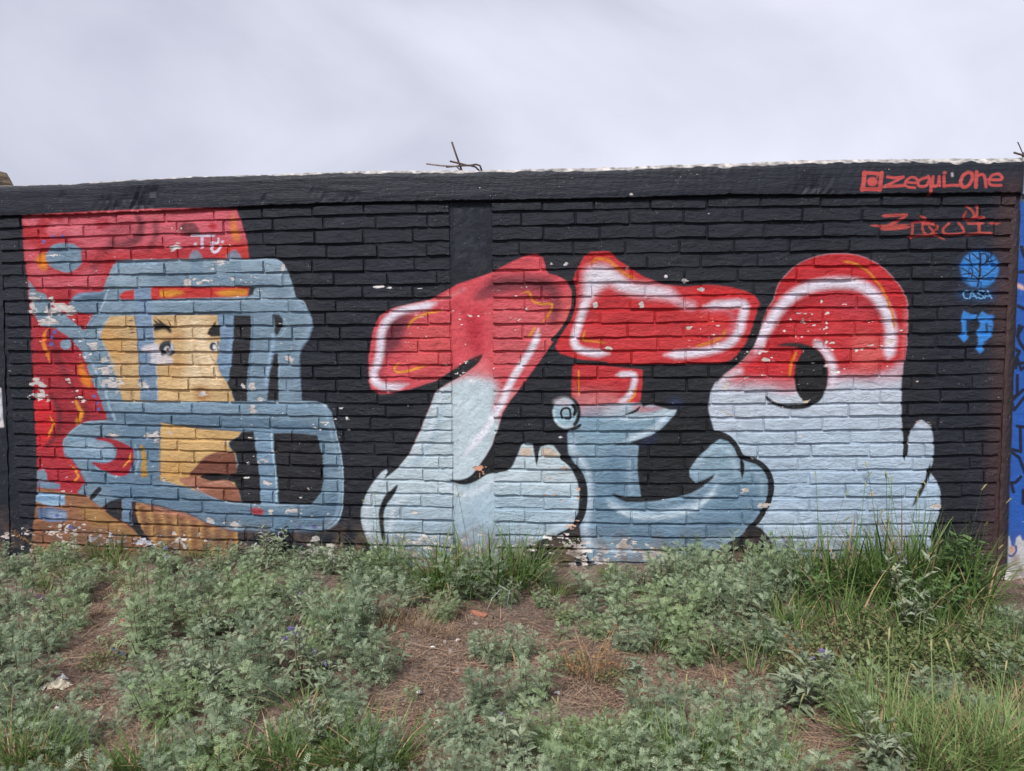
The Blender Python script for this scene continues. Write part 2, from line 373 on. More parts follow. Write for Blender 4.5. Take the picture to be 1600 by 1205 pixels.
# bars
b1 = P('c1', [(850, 600), (955, 600), (962, 780), (972, 920), (985, 1090), (1000, 1310), (890, 1310), (880, 1090), (872, 900), (856, 760)], (118, 142, 168), .8, sm=False)
b2 = P('c2', [(366, 770), (474, 770), (466, 900), (452, 1080), (436, 1190), (400, 1160), (360, 1070), (376, 1000), (386, 910)], (118, 144, 170), .8, sm=False)
b3 = P('c4', [(595, 370), (715, 370), (718, 480), (735, 640), (746, 828), (640, 835), (632, 660), (615, 520)], (118, 146, 170), .8, sm=False)
clip(b1, b2, b3)
L('c2', [(460, 770), (452, 900), (440, 1080)], 5, (132, 158, 188), 3, .6)
L('c1', [(860, 800), (878, 1000), (890, 1205)], 4, (92, 122, 158), 2, .6)
L('c4', [(706, 390), (715, 520), (735, 700), (740, 830)], 3.2, (168, 196, 214), 1.2, .85)
unclip()
L('c2', [(720, 900), (705, 1020), (680, 1130), (670, 1205)], 6.5, (150, 178, 206), 3.5, .8)
L('c2', [(600, 800), (590, 950), (575, 1205)], 5, (128, 154, 178), 4, .6)
# brows and eyes
for a, b in (((968, 800), (1010, 830)), ((985, 792), (1050, 838)), ((968, 830), (1040, 862)), ((1010, 815), (1075, 870)), ((970, 862), (1030, 850))):
    L('c1', [a, b], 3.6, (30, 27, 27), 1.2, .95, .5)
P('c1', [(1000, 820), (1055, 832), (1082, 862), (1080, 888), (1040, 862), (980, 872), (970, 842)], (28, 26, 27), 1)
L('c1', [(1060, 800), (1078, 830), (1086, 860)], 2.2, (30, 27, 27), .8, .9, .4)
for a, b in (((780, 845), (860, 842)), ((808, 808), (856, 810)), ((806, 862), (862, 858)), ((822, 886), (862, 882))):
    L('c1', [a, b], 2.8, (34, 30, 30), 1, .95, .6)
P('c1', [(905, 975), (960, 955), (1010, 955), (1020, 1010), (1080, 1038), (1084, 1076), (1000, 1078), (955, 1070), (960, 1040), (905, 1000)], (204, 198, 204), 1)
P('c1', [(905, 1010), (950, 1005), (960, 1040), (900, 1060)], (112, 138, 168), 1.2, .8)
E('c1', (1057, 986), 48, 52, (48, 54, 62), .8)
P('c1', [(1076, 940), (1100, 960), (1102, 1000), (1085, 985)], (196, 202, 212), 1, .9)
E('c1', (1060, 990), 20, 22, (206, 206, 210), .8); E('c1', (1063, 990), 8, 13, (40, 42, 48), .6)
P('c1', [(1020, 1045), (1050, 1020), (1090, 1042), (1085, 1076), (1020, 1076)], (206, 196, 196), 1)
P('c2', [(304, 890), (318, 855), (362, 806), (356, 838), (382, 835), (386, 906), (330, 908)], (30, 28, 28), .8, sm=False)
E('c2', (346, 970), 29, 30, (200, 200, 206), .8); E('c2', (342, 970), 22, 27, (38, 38, 42), .8); E('c2', (350, 972), 11, 15, (220, 220, 222), .6)
L('c2', [(320, 1020), (345, 1060), (358, 1085)], 1, (70, 60, 50), .6, .7)
# ear
er = P('c3', [(600, 425), (650, 415), (720, 425), (790, 452), (838, 484), (846, 540), (838, 590), (812, 640), (768, 655), (700, 640), (640, 608), (588, 568), (640, 572), (690, 570), (732, 540), (738, 495), (715, 460), (670, 440)], (152, 36, 50), .8)
clip(er); P('c3', [(640, 590), (760, 600), (820, 560), (800, 660), (680, 650)], (176, 42, 56), 3, .7); unclip()
L('c3', [(828, 510), (815, 560), (782, 602)], 3, (222, 152, 40), 1, .95, .2)
L('c3', [(610, 596), (690, 650), (760, 660)], 1.4, (170, 190, 208), .8, .8)
L('c3', [(700, 468), (738, 505), (728, 545)], 1.4, (60, 80, 104), .8, .7)
P('c3', [(888, 462), (905, 458), (922, 520), (932, 662), (890, 664), (896, 560)], (180, 140, 66), .8, sm=False)
L('c3', [(860, 460), (875, 540), (860, 640)], 3.2, (150, 174, 196), 1.5, .7)
# black wedges below the ear
P('c3', [(648, 852), (700, 810), (780, 790), (800, 792), (776, 800), (776, 945), (700, 900)], (34, 35, 41), .8, sm=False)
P('c3', [(836, 815), (862, 812), (858, 880), (880, 950), (920, 1020), (985, 1090), (1010, 1180), (960, 1180), (920, 1075), (846, 985), (776, 945), (834, 962)], (34, 35, 41), .8, sm=False)
P('c3', [(775, 797), (836, 800), (836, 965), (776, 945)], (104, 132, 158), .7, sm=False)
L('c3', [(632, 738), (582, 790)], 8, (34, 35, 41), 1)

# crisp edges and lights on the bars
for pts in ([(-330, 196), (0, 196), (400, 193), (900, 194), (1010, 200), (1060, 235)], [(20, 318), (200, 352), (360, 366), (600, 374), (720, 384)]):
    L('c4', pts, 2.0, (176, 194, 208) if pts[0][1] < 300 else (56, 78, 100), 1.0, .8, .05)
L('c4', [(-330, 335), (-100, 330), (20, 330)], 1.6, (62, 86, 110), 1, .6)
L('c4', [(-230, 770), (0, 850), (200, 897), (330, 960), (480, 1000), (640, 1008), (900, 1008), (1050, 1000)], 2.2, (50, 72, 94), 1.2, .8, .05)
L('c4', [(200, 715), (330, 785), (430, 822), (520, 832), (700, 838), (940, 838)], 1.8, (160, 182, 200), 1.2, .75, .05)
L('c4', [(1090, 300), (1130, 480), (1152, 640), (1150, 830), (1120, 930), (1050, 992)], 2.0, (172, 192, 208), 1.0, .8, .05)
L('c2', [(-270, 432), (0, 428), (300, 425), (560, 428), (720, 425), (790, 460)], 2.4, (170, 188, 202), 1.4, .8, .05)
L('c2', [(-60, 770), (120, 768), (340, 768), (560, 768), (720, 768)], 1.8, (60, 82, 104), 1.2, .7, .05)
L('c2', [(-60, 690), (200, 686), (500, 680), (860, 676), (930, 730)], 2.2, (160, 180, 196), 1.2, .75, .05)
L('c2', [(590, 775), (592, 880), (575, 1050), (560, 1205)], 2.0, (64, 88, 112), 1.2, .7, .05)
L('c2', [(750, 1030), (755, 1120), (752, 1205)], 1.8, (150, 172, 190), 1.0, .7, .05)
L('c2', [(960, 850), (935, 930), (890, 985), (882, 1100), (888, 1205)], 1.8, (66, 90, 114), 1.2, .7, .05)
L('c2', [(780, 790), (800, 830), (780, 880), (740, 925)], 1.6, (158, 180, 196), 1.0, .7, .1)
L('c1', [(855, 780), (873, 900), (882, 1090), (890, 1200)], 1.4, (64, 86, 116), .9, .8)
L('c1', [(965, 780), (975, 920), (988, 1090), (1000, 1300)], 1.6, (162, 184, 210), .9, .8)
L('c1', [(640, 760), (600, 800), (560, 860), (540, 920), (580, 1000), (650, 1090), (700, 1205)], 1.8, (66, 90, 114), 1.2, .6, .05)
L('c1', [(700, 790), (648, 850), (640, 920), (690, 1010), (735, 1100), (765, 1205)], 1.6, (160, 182, 200), 1, .75, .05)
L('c3', [(405, 470), (420, 420), (490, 352), (560, 318), (690, 312)], 2.0, (158, 180, 196), 1.2, .7, .05)
L('c3', [(410, 510), (470, 562), (512, 625), (545, 690), (500, 762)], 2.0, (58, 80, 102), 1.2, .7, .05)
L('c3', [(1008, 335), (1014, 500), (1008, 690)], 1.6, (62, 84, 108), 1, .7)
P('c3', [(440, 455), (560, 440), (690, 450), (725, 500), (690, 530), (520, 500)], (150, 172, 188), 3, .6)
# nose and cheek drawn into the face
L('c2', [(190, 800), (215, 900), (230, 1000), (260, 1100), (300, 1180)], 3, (182, 140, 92), 3.5, .55, .2)
L('c2', [(300, 1000), (320, 1060), (350, 1120), (395, 1190)], 3, (236, 220, 190), 2.5, .8, .2)
P('c4', [(230, 90), (290, 105), (300, 170), (250, 182), (220, 140)], (160, 108, 60), 4, .6)
L('c4', [(205, 640), (250, 590), (320, 530), (400, 500)], 1.6, (92, 54, 44), 1.1, .75, .15)
L('c4', [(140, 690), (220, 732), (330, 780), (430, 816), (515, 822)], 1.6, (92, 56, 46), 1.2, .6, .15)
P('c4', [(258, 658), (340, 640), (420, 648), (520, 632), (530, 700), (475, 694), (400, 674), (330, 682)], (24, 22, 26), .9)
L('c4', [(290, 705), (390, 694), (460, 720)], 4, (190, 140, 120), 2.5, .8, .2)
# ---- pale letters on the right: first letter
PALE, PALE_D, PALE_L = (186, 202, 211), (140, 168, 188), (208, 218, 228)
CORAL = (204, 78, 88)
l1 = P('d1', [(122, 900), (124, 800), (140, 700), (160, 610), (195, 528), (255, 482), (330, 455), (410, 437), (560, 405), (690, 332), (750, 295), (870, 255), (1000, 210), (1130, 140), (1250, 86), (1320, 78), (1362, 105), (1378, 150), (1384, 195), (1404, 220), (1470, 236), (1535, 275), (1568, 345), (1566, 450), (1525, 555), (1450, 680), (1380, 785), (1280, 925), (1180, 1060), (1130, 1120), (1075, 1210), (1040, 1330), (1000, 1440), (940, 1550), (870, 1640), (800, 1690), (700, 1700), (400, 1690), (330, 1610), (410, 1510), (480, 1360), (530, 1240), (560, 1170), (600, 1060), (690, 1000), (780, 950), (600, 985), (420, 1040), (280, 1072), (190, 1074), (145, 1045), (125, 985)], CORAL, .6, sm=False)
l1b = P('d2', [(410, 410), (800, 420), (940, 450), (870, 540), (880, 600), (960, 552), (1050, 535), (1110, 525), (1150, 460), (1190, 375), (1215, 340), (1255, 326), (1290, 335), (1300, 400), (1315, 480), (1332, 400), (1350, 352), (1400, 342), (1440, 348), (1480, 400), (1570, 520), (1608, 600), (1622, 690), (1612, 820), (1560, 930), (1480, 985), (1350, 1012), (1250, 1060), (1200, 1100), (1120, 1230), (200, 1230), (130, 1060), (85, 950), (66, 870), (72, 790), (110, 680), (165, 595), (215, 535), (245, 516), (258, 530), (245, 560), (230, 588), (330, 510)], PALE, .6, sm=False)
clip(l1)
# stem: coral above, pale below
P('d2', [(520, -10), (640, -100), (760, -150), (900, -180), (1000, -130), (1050, -40), (1030, 120), (1200, 300), (1000, 620), (300, 720), (200, 400)], PALE, 7, 1)
P('d1', [(930, 790), (1000, 960), (820, 950), (640, 1010), (700, 940), (850, 850)], (206, 110, 116), 6, .8)
P('d2', [(1060, -30), (1200, -60), (1120, 60), (1070, 140), (1010, 150)], (200, 132, 140), 3, .8)
P('d1', [(1000, 440), (1200, 420), (1500, 470), (1450, 640), (1250, 900), (1050, 900), (1000, 600)], (204, 92, 100), 10, .8)
P('d1', [(850, 480), (920, 480), (930, 760), (880, 780), (830, 600)], (178, 38, 58), 8, .85)
P('d1', [(400, 640), (700, 560), (700, 880), (420, 940)], (206, 84, 86), 9, .8)
P('d1', [(1000, 250), (1180, 230), (1400, 250), (1480, 330), (1470, 560), (1420, 560), (1420, 390), (1250, 340), (1000, 370), (880, 380), (930, 320)], (98, 42, 54), 6, .92)
P('d1', [(860, 380), (960, 340), (1000, 380), (900, 410)], (120, 56, 66), 4, .6)
P('d1', [(1240, 360), (1420, 370), (1420, 430), (1280, 420)], (150, 48, 70), 5, .5)
P('d1', [(250, 560), (320, 510), (440, 490), (400, 580), (370, 680), (330, 760), (250, 800), (210, 900), (240, 990), (330, 1000), (250, 1010), (180, 980), (180, 880), (220, 700)], (96, 42, 56), 7, .95)
P('d1', [(1530, 330), (1565, 400), (1545, 520), (1400, 740), (1370, 740), (1500, 500)], (214, 100, 96), 4, .7)
L('d1', [(600, 410), (700, 380), (800, 330)], 5, (220, 140, 144), 5, .6)
L('d1', [(600, 430), (520, 450), (400, 470), (320, 500), (250, 560), (212, 650), (205, 750), (190, 850), (158, 920), (170, 985), (230, 1022), (310, 1025), (400, 1005)], 11.5, (224, 218, 232), 5, .96, .06)
L('d1', [(1330, 615), (1310, 700), (1250, 810), (1170, 930), (1110, 1040), (1080, 1120), (1000, 1260), (900, 1400), (780, 1530)], 10, (226, 226, 238), 4, .95, .1)
L('d1', [(400, 615), (420, 570), (470, 530), (550, 500), (650, 485)], 3.6, ORANGE, 1, .95, .2)
L('d1', [(350, 845), (310, 885), (320, 918), (390, 915), (460, 895), (540, 872)], 3.8, ORANGE, 1, .95, .15)
L('d1', [(1200, 362), (1262, 352), (1282, 390), (1300, 420), (1360, 436), (1425, 436), (1420, 480), (1390, 530), (1350, 575)], 3.6, (208, 138, 34), 1, .95, .12)
L('d1', [(1305, 608), (1265, 665)], 4, ORANGE, 1.2, .9)
L('d2', [(640, -40), (600, 110), (560, 240), (500, 360), (430, 430)], 6, PALE_L, 5, .7)
unclip(); clip(l1b)
P('d2', [(900, 700), (1600, 700), (1600, 1060), (900, 1060)], (156, 182, 200), 10, .6)
P('d2', [(300, 760), (900, 760), (900, 1200), (300, 1200)], (150, 174, 192), 12, .5)
L('d2', [(220, 560), (160, 650), (120, 760), (105, 870), (120, 960), (150, 1050)], 6, PALE_L, 4, .8, .1)
L('d2', [(400, 700), (330, 760), (285, 860), (280, 980), (300, 1060)], 7, PALE_L, 5, .8, .1)
L('d2', [(600, 640), (700, 660), (800, 700), (900, 660), (1000, 600), (1100, 580), (1200, 560)], 5, PALE_L, 4, .7)
L('d2', [(1560, 600), (1590, 700), (1580, 820), (1500, 920), (1350, 970), (1230, 1030)], 6, (190, 208, 220), 5, .7)
L('d2', [(690, 600), (780, 640), (880, 620)], 4, (130, 160, 180), 3, .6)
P('d2', [(200, 1000), (1200, 1000), (1200, 1200), (200, 1200)], (150, 160, 178), 8, .5)
unclip()
# black tongues and slits of the first letter
P('d1', [(930, 796), (905, 850), (850, 900), (760, 960), (640, 1010), (590, 1050), (560, 1060), (500, 1020), (600, 985), (720, 905), (830, 835)], (30, 32, 37), .7)
P('d2', [(705, 585), (740, 592), (800, 585), (850, 560), (890, 515), (960, 430), (1020, 480), (1045, 538), (1000, 540), (950, 560), (890, 600), (820, 626), (750, 620), (708, 600)], (28, 30, 34), .7)
P('d2', [(930, 470), (1000, 350), (1040, 250), (1120, 300), (1200, 345), (1170, 440), (1130, 510), (1060, 534), (960, 550), (900, 560)], (30, 32, 37), .7)
P('d2', [(330, 622), (318, 670), (290, 715), (250, 772), (232, 830), (232, 900), (244, 1010), (218, 1010), (200, 900), (196, 825), (212, 760), (245, 695), (285, 660)], (30, 32, 37), .7)
L('d2', [(1312, 330), (1320, 400), (1320, 490)], 4.5, (30, 32, 37), .8, 1, .3)
P('d2', [(1205, 378), (1240, 360), (1280, 372), (1286, 410), (1250, 424), (1200, 415)], (206, 186, 166), 1.2, .95)
P('d2', [(1355, 375), (1400, 362), (1450, 385), (1480, 425), (1380, 430), (1355, 410)], (206, 186, 166), 1.2, .95)

# ---- second letter
E1 = P('d3', [(82, 735), (100, 690), (150, 610), (195, 540), (215, 470), (222, 410), (215, 340), (205, 275), (225, 210), (250, 160), (285, 95), (330, 66), (400, 60), (455, 62), (490, 75), (515, 115), (600, 170), (700, 238), (850, 296), (1000, 312), (1150, 300), (1240, 302), (1340, 318), (1440, 345), (1505, 380), (1535, 430), (1515, 500), (1480, 600), (1440, 710), (1390, 780), (1330, 832), (1260, 860), (1000, 864), (700, 868), (460, 862), (400, 842), (280, 835), (190, 812), (120, 790), (90, 765)], (190, 44, 50), .7, sm=False)
E1b = P('d3', [(204, 866), (300, 868), (450, 878), (600, 892), (704, 902), (700, 1000), (690, 1110), (640, 1190), (560, 1240), (205, 1240), (196, 1100), (196, 980)], (190, 50, 56), .7, sm=False)
E2 = P('d4', [(165, 265), (200, 200), (210, 80), (230, 70), (330, 60), (500, 45), (640, 40), (700, 45), (800, 60), (900, 42), (955, 70), (930, 130), (880, 180), (820, 240), (760, 272), (680, 300), (600, 325), (678, 350), (670, 400), (664, 480), (666, 560), (680, 650), (692, 712), (760, 730), (950, 712), (1080, 645), (1030, 570), (1035, 510), (1090, 430), (1190, 338), (1250, 300), (1320, 318), (1368, 370), (1395, 440), (1440, 450), (1500, 462), (1560, 515), (1592, 590), (1592, 700), (1560, 790), (1490, 890), (1400, 985), (1300, 1040), (1240, 1085), (1060, 1190), (340, 1190), (300, 1110), (262, 1020), (250, 930), (285, 830), (305, 700), (285, 560), (222, 480), (172, 400)], (134, 160, 178), .7, sm=False)
clip(E1, E1b)
P('d3', [(250, 520), (1400, 560), (1350, 840), (300, 780)], (202, 62, 66), 14, .5)
P('d3', [(1080, 310), (1400, 340), (1300, 370), (1090, 370)], (204, 34, 38), 3, .7)
P('d3', [(290, 200), (350, 160), (450, 165), (540, 220), (620, 285), (760, 300), (880, 330), (940, 400), (820, 390), (640, 370), (520, 330), (470, 290), (400, 330), (340, 400), (290, 480), (262, 490), (280, 380), (282, 280)], (220, 216, 228), 5.5, .97)
L('d3', [(880, 350), (980, 430), (1050, 450)], 11, (216, 190, 204), 8, .75)
L('d3', [(300, 420), (280, 480), (240, 600), (215, 690), (240, 750), (330, 780), (460, 790)], 11, (224, 218, 230), 4.5, .95, .08)
L('d3', [(1140, 452), (1280, 440), (1420, 440), (1410, 540), (1380, 640), (1310, 720), (1180, 765), (1020, 790), (860, 798)], 12, (222, 216, 230), 5, .96, .06)
L('d3', [(1130, 480), (1300, 480), (1350, 560), (1320, 640), (1200, 690)], 7, (206, 130, 146), 7, .5)
P('d3', [(1080, 510), (1300, 520), (1310, 570), (1100, 580)], (206, 50, 40), 5, .5)
L('d3', [(322, 160), (370, 118), (440, 118), (490, 150), (540, 195), (600, 235), (660, 255)], 5, (206, 116, 26), 2, .9, .1)
L('d3', [(292, 620), (278, 690), (340, 700), (450, 712)], 3.2, (206, 128, 34), 1, .9, .1)
L('d3', [(1295, 615), (1260, 670), (1180, 710), (1070, 738)], 4, (204, 124, 36), 1.4, .9, .1)
L('d3', [(246, 905), (246, 1090)], 2.6, ORANGE, .9, .95, .05)
L('d3', [(515, 940), (638, 940), (632, 1020), (600, 1090), (530, 1145)], 8.5, (222, 216, 228), 3.5, .95, .06)
L('d3', [(655, 1040), (640, 1090), (600, 1130)], 3, ORANGE, 1.2, .8)
P('d3', [(200, 1070), (540, 1080), (480, 1240), (200, 1240)], (198, 128, 132), 8, .7)
unclip(); clip(E2)
P('d4', [(250, 500), (640, 380), (680, 700), (900, 800), (1500, 560), (1560, 800), (1300, 1000), (400, 1000), (290, 800)], (100, 130, 154), 14, .75)
P('d4', [(380, 60), (900, 160), (800, 260), (500, 330), (300, 300), (250, 100)], (124, 156, 176), 10, .6)
P('d4', [(520, 20), (700, 30), (780, 70), (900, 40), (840, 70), (700, 110), (540, 130), (430, 160), (440, 60)], (188, 196, 208), 6, .7)
P('d4', [(640, 60), (780, 72), (880, 45), (820, 90), (720, 108), (650, 100)], (178, 86, 90), 3, .75)
L('d4', [(960, 60), (880, 130), (800, 210), (700, 270), (570, 315)], 8, (196, 212, 224), 5, .9, .1)
L('d4', [(900, 70), (800, 130), (640, 150), (540, 150)], 7, (200, 214, 224), 5, .7, .1)
L('d4', [(210, 290), (200, 380), (260, 450), (310, 540), (325, 700), (310, 850), (290, 960), (330, 1080)], 9, (192, 208, 222), 7, .8, .08)
L('d4', [(620, 470), (610, 580), (620, 680)], 7, (150, 176, 196), 6, .8)
L('d4', [(455, 735), (540, 790), (680, 830), (860, 810), (1040, 780), (1160, 720), (1230, 630)], 9, (182, 202, 218), 6, .85, .08)
L('d4', [(700, 830), (900, 850), (1100, 810)], 9, (158, 182, 202), 9, .6)
L('d4', [(1060, 500), (1130, 430), (1230, 350), (1300, 370), (1350, 450), (1370, 560)], 7, (178, 200, 216), 6, .75, .1)
L('d4', [(1470, 500), (1540, 570), (1550, 680)], 5, (158, 184, 204), 5, .7)
L('d4', [(300, 1000), (350, 1050), (460, 1090), (640, 1100)], 8, (186, 204, 220), 6, .8)
L('d4', [(1060, 700), (1190, 600), (1230, 560)], 5, (176, 198, 214), 4, .6)
unclip()
P('d4', [(478, 688), (505, 688), (560, 712), (690, 714), (690, 560), (668, 460), (676, 348), (760, 290), (860, 205), (940, 120), (985, 30), (1180, -20), (1180, 150), (1206, 240), (1215, 320), (1110, 410), (1035, 510), (1035, 565), (1078, 612), (1150, 585), (1215, 548), (1200, 580), (1130, 640), (1040, 685), (940, 715), (820, 738), (690, 748), (580, 745), (510, 718)], (29, 31, 36), .7, sm=False)
P('d3', [(210, 835), (330, 838), (455, 848), (420, 862), (300, 862), (205, 858)], (29, 31, 36), .7)
P('d3', [(590, 872), (720, 868), (1000, 864), (1240, 862), (1200, 1000), (1180, 1189), (900, 1189), (760, 1150), (700, 1170), (690, 1100), (704, 1000), (706, 904)], (32, 34, 40), .7, sm=False)
L('d4', [(690, 60), (650, 100), (560, 132)], 4, (29, 31, 36), .9, 1, .35)
L('d4', [(500, 348), (560, 335), (670, 345)], 3.4, (40, 46, 58), 1.4, .9, .3)
P('d4', [(880, 20), (960, 10), (980, 60), (930, 70)], (40, 52, 92), 4, .7)
P('d4', [(680, 330), (800, 270), (800, 310), (720, 345)], (40, 52, 92), 4, .55)
L('d4', [(1400, 430), (1412, 500), (1408, 585)], 5.5, (28, 30, 34), 1, 1, .3)
# little spiral
E('d4', (150, 112), 112, 126, (28, 30, 34), .8); E('d4', (148, 112), 86, 104, (150, 178, 194), .8)
P('d4', [(70, 30), (150, 5), (200, 40), (180, 70), (100, 66)], (196, 190, 198), 2.5, .9)
L('d4', [(70, 100), (85, 170), (140, 212), (200, 205)], 4, (200, 216, 226), 2, .8)
L('d4', [(130, 150), (120, 110), (140, 82), (180, 86), (186, 150), (150, 152)], 3.4, (28, 30, 34), .8)
L('d4', [(205, 60), (226, 90), (214, 124)], 5, (28, 30, 34), .8); L('d4', [(185, 230), (230, 218), (268, 190)], 5, (28, 30, 34), .9, 1, .2)

# ---- third letter
O1 = P('d5', [(74, 1189), (78, 1120), (95, 1045), (140, 970), (200, 925), (270, 875), (360, 790), (410, 710), (440, 620), (458, 540), (495, 465), (540, 395), (560, 320), (590, 270), (650, 200), (740, 135), (860, 92), (1000, 76), (1140, 90), (1280, 150), (1360, 220), (1430, 300), (1475, 380), (1490, 470), (1488, 620), (1484, 740), (1475, 820), (1455, 870), (1452, 940), (1445, 1010), (1445, 1240), (1460, 1440), (1465, 1440), (1560, 1270), (1630, 1290), (1665, 1350), (1668, 1540), (1640, 1620), (1660, 1650), (1705, 1720), (1722, 1800), (1715, 1900), (1690, 1980), (1650, 2080), (1560, 2230), (560, 2230), (480, 2100), (410, 2010), (455, 1950), (510, 1820), (530, 1720), (500, 1620), (410, 1540), (310, 1500), (240, 1400), (150, 1345), (120, 1345), (95, 1270)], (188, 198, 212), .7)
clip(O1)
P('d5', [(100, 1350), (1700, 1350), (1700, 2300), (300, 2300)], (170, 190, 208), 20, .75)
P('d5', [(400, 1600), (1700, 1650), (1700, 1900), (400, 1850)], (160, 184, 206), 16, .6)
P('d5', [(150, 930), (300, 780), (380, 480), (520, 20), (1000, -90), (1480, 0), (1680, 500), (1540, 860), (1350, 960), (1000, 950), (900, 1010), (600, 1020), (400, 1000), (250, 1010), (200, 980)], (190, 40, 48), 10, 1)
P('d5', [(600, 560), (1000, 520), (1300, 560), (1300, 840), (1000, 900), (950, 740), (760, 640), (560, 640)], (198, 60, 64), 12, .6)
P('d5', [(1120, 660), (1300, 690), (1300, 880), (1130, 900)], (206, 104, 100), 8, .6)
P('d5', [(900, 390), (1200, 400), (1280, 540), (940, 480)], (178, 66, 80), 8, .5)
L('d5', [(150, 990), (230, 940), (290, 915)], 9, (212, 204, 216), 7, .8)
L('d5', [(410, 780), (440, 690), (510, 570), (590, 455), (700, 360), (830, 305), (1000, 285), (1160, 305), (1270, 390), (1340, 500), (1372, 620), (1365, 740), (1350, 820)], 15.5, (224, 218, 232), 6, .97, .05)
L('d5', [(340, 830), (400, 790), (430, 740)], 9, (216, 140, 152), 8, .6)
L('d5', [(830, 705), (890, 760), (940, 840), (960, 930), (950, 1030)], 11, (224, 214, 228), 6, .95, .08)
L('d5', [(1480, 480), (1470, 640), (1460, 800)], 6, (212, 116, 120), 5, .6)
L('d5', [(1440, 880), (1380, 930), (1300, 960)], 12, (206, 196, 210), 9, .7)
L('d5', [(1015, 130), (1120, 150), (1220, 215), (1310, 330), (1360, 450), (1388, 540), (1396, 620)], 3.4, (204, 122, 34), 1.2, .92, .06)
L('d5', [(700, 770), (665, 850), (648, 960)], 4, (222, 124, 30), 1.4, .95, .1)
P('d5', [(560, 1000), (690, 1000), (690, 1060), (590, 1060)], (196, 60, 70), 7, .5)
unclip()
E('d5', (803, 950), 119, 202, (27, 28, 32), .7)
P('d5', [(548, 738), (600, 716), (680, 708), (760, 720), (840, 760), (780, 790), (700, 748), (600, 738)], (27, 28, 32), 1)
P('d5', [(480, 1092), (500, 1100), (540, 1130), (620, 1152), (720, 1150), (830, 1130), (890, 1060), (860, 1120), (790, 1170), (700, 1186), (610, 1178), (530, 1150), (490, 1120)], (27, 28, 32), .8)
L('d6', [(1228, 140), (1244, 200), (1248, 330), (1240, 450)], 7, (28, 30, 34), .8, 1, .12)
P('d6', [(1215, 0), (1240, 0), (1262, 135), (1240, 150), (1225, 140)], (34, 36, 42), .7, sm=False)
P('d6', [(1420, 460), (1428, 540), (1405, 600), (1360, 690), (1310, 770), (1292, 782), (1330, 690), (1385, 580), (1398, 530)], (29, 31, 36), .8, sm=False)
# black outlines between second and third letter
L('d4', [(1190, 255), (1250, 265), (1310, 290), (1365, 350), (1400, 420), (1450, 440), (1530, 470), (1590, 530), (1618, 610), (1612, 700), (1575, 790), (1520, 880), (1450, 950)], 8, (29, 31, 36), .9)
P('d4', [(1500, 915), (1400, 990), (1290, 1050), (1240, 1090), (1160, 1189), (1700, 1189), (1600, 1000), (1540, 930)], (29, 31, 36), .8, sm=False)
L('d4', [(130, 430), (220, 500), (275, 590), (292, 700), (275, 830), (215, 930), (110, 985)], 8, (29, 31, 36), .9)
P('d4', [(0, 1010), (110, 985), (215, 920), (255, 930), (262, 1020), (300, 1189), (0, 1189), (-120, 1140)], (31, 33, 38), .8, sm=False)
L('d3', [(185, 250), (215, 330), (210, 430), (180, 540), (110, 640), (60, 690)], 5.5, (30, 32, 37), .8)
P('d3', [(1450, 680), (1500, 560), (1530, 450), (1580, 480), (1540, 600), (1480, 740), (1400, 840), (1300, 920), (1220, 1000), (1240, 870), (1340, 835), (1400, 770)], (30, 32, 37), 1)

# ---- handle on the beam (painted on the beam's own face, nearer the viewer)
PY = -0.038
INK = (186, 76, 74)
for seg, w_ in (([(268, 266), (262, 340), (250, 408)], 6), ([(262, 268), (330, 270), (410, 278)], 5), ([(412, 268), (404, 330), (395, 410)], 5.6), ([(245, 402), (320, 404), (398, 404)], 5.4)):
    L('e1', seg, w_, INK, .7)
E('e1', (333, 341), 44, 38, INK, .7); E('e1', (375, 300), 9, 8, INK, .6)
L('e1', [(460, 302), (520, 310), (592, 302)], 4, INK, .7, .95); L('e1', [(585, 305), (520, 340), (425, 385)], 3.8, INK, .7, .95); L('e1', [(425, 382), (500, 380), (600, 372)], 4.4, INK, .7, .95)
L('e1', [(610, 345), (700, 350), (702, 318), (660, 304), (618, 330), (605, 360), (630, 385), (690, 392)], 3.4, INK, .7, .95)
L('e1', [(795, 305), (740, 320), (712, 350), (730, 380), (780, 375), (808, 330)], 4, INK, .7, .95); L('e1', [(800, 300), (820, 350), (822, 440)], 4.6, INK, .7, .95)
L('e1', [(840, 300), (834, 350), (850, 380), (880, 365), (890, 300)], 4.2, INK, .7, .95); L('e1', [(890, 300), (895, 378)], 3.6, INK, .7, .95)
L('e1', [(930, 300), (932, 380)], 4.4, INK, .7, .95); E('e1', (936, 268), 17, 14, INK, .7)
L('e1', [(945, 376), (1000, 370), (1052, 372)], 4, INK, .7, .95)
L('e1', [(1130, 262), (1090, 290), (1070, 345), (1090, 385), (1130, 375), (1165, 320), (1160, 272), (1130, 262)], 4.8, INK, .7, .95)
L('e1', [(1202, 262), (1196, 385)], 5.2, INK, .7, .95); L('e1', [(1205, 300), (1240, 280), (1268, 300), (1280, 385)], 4, INK, .7, .95)
L('e1', [(1300, 325), (1400, 325), (1412, 300), (1380, 276), (1330, 290), (1306, 330), (1320, 368), (1405, 372)], 3.8, INK, .7, .95)
for q in ((998, 275), (1000, 292)): E('e1', q, 9, 8, (206, 206, 210), .6)
PY = 0.0
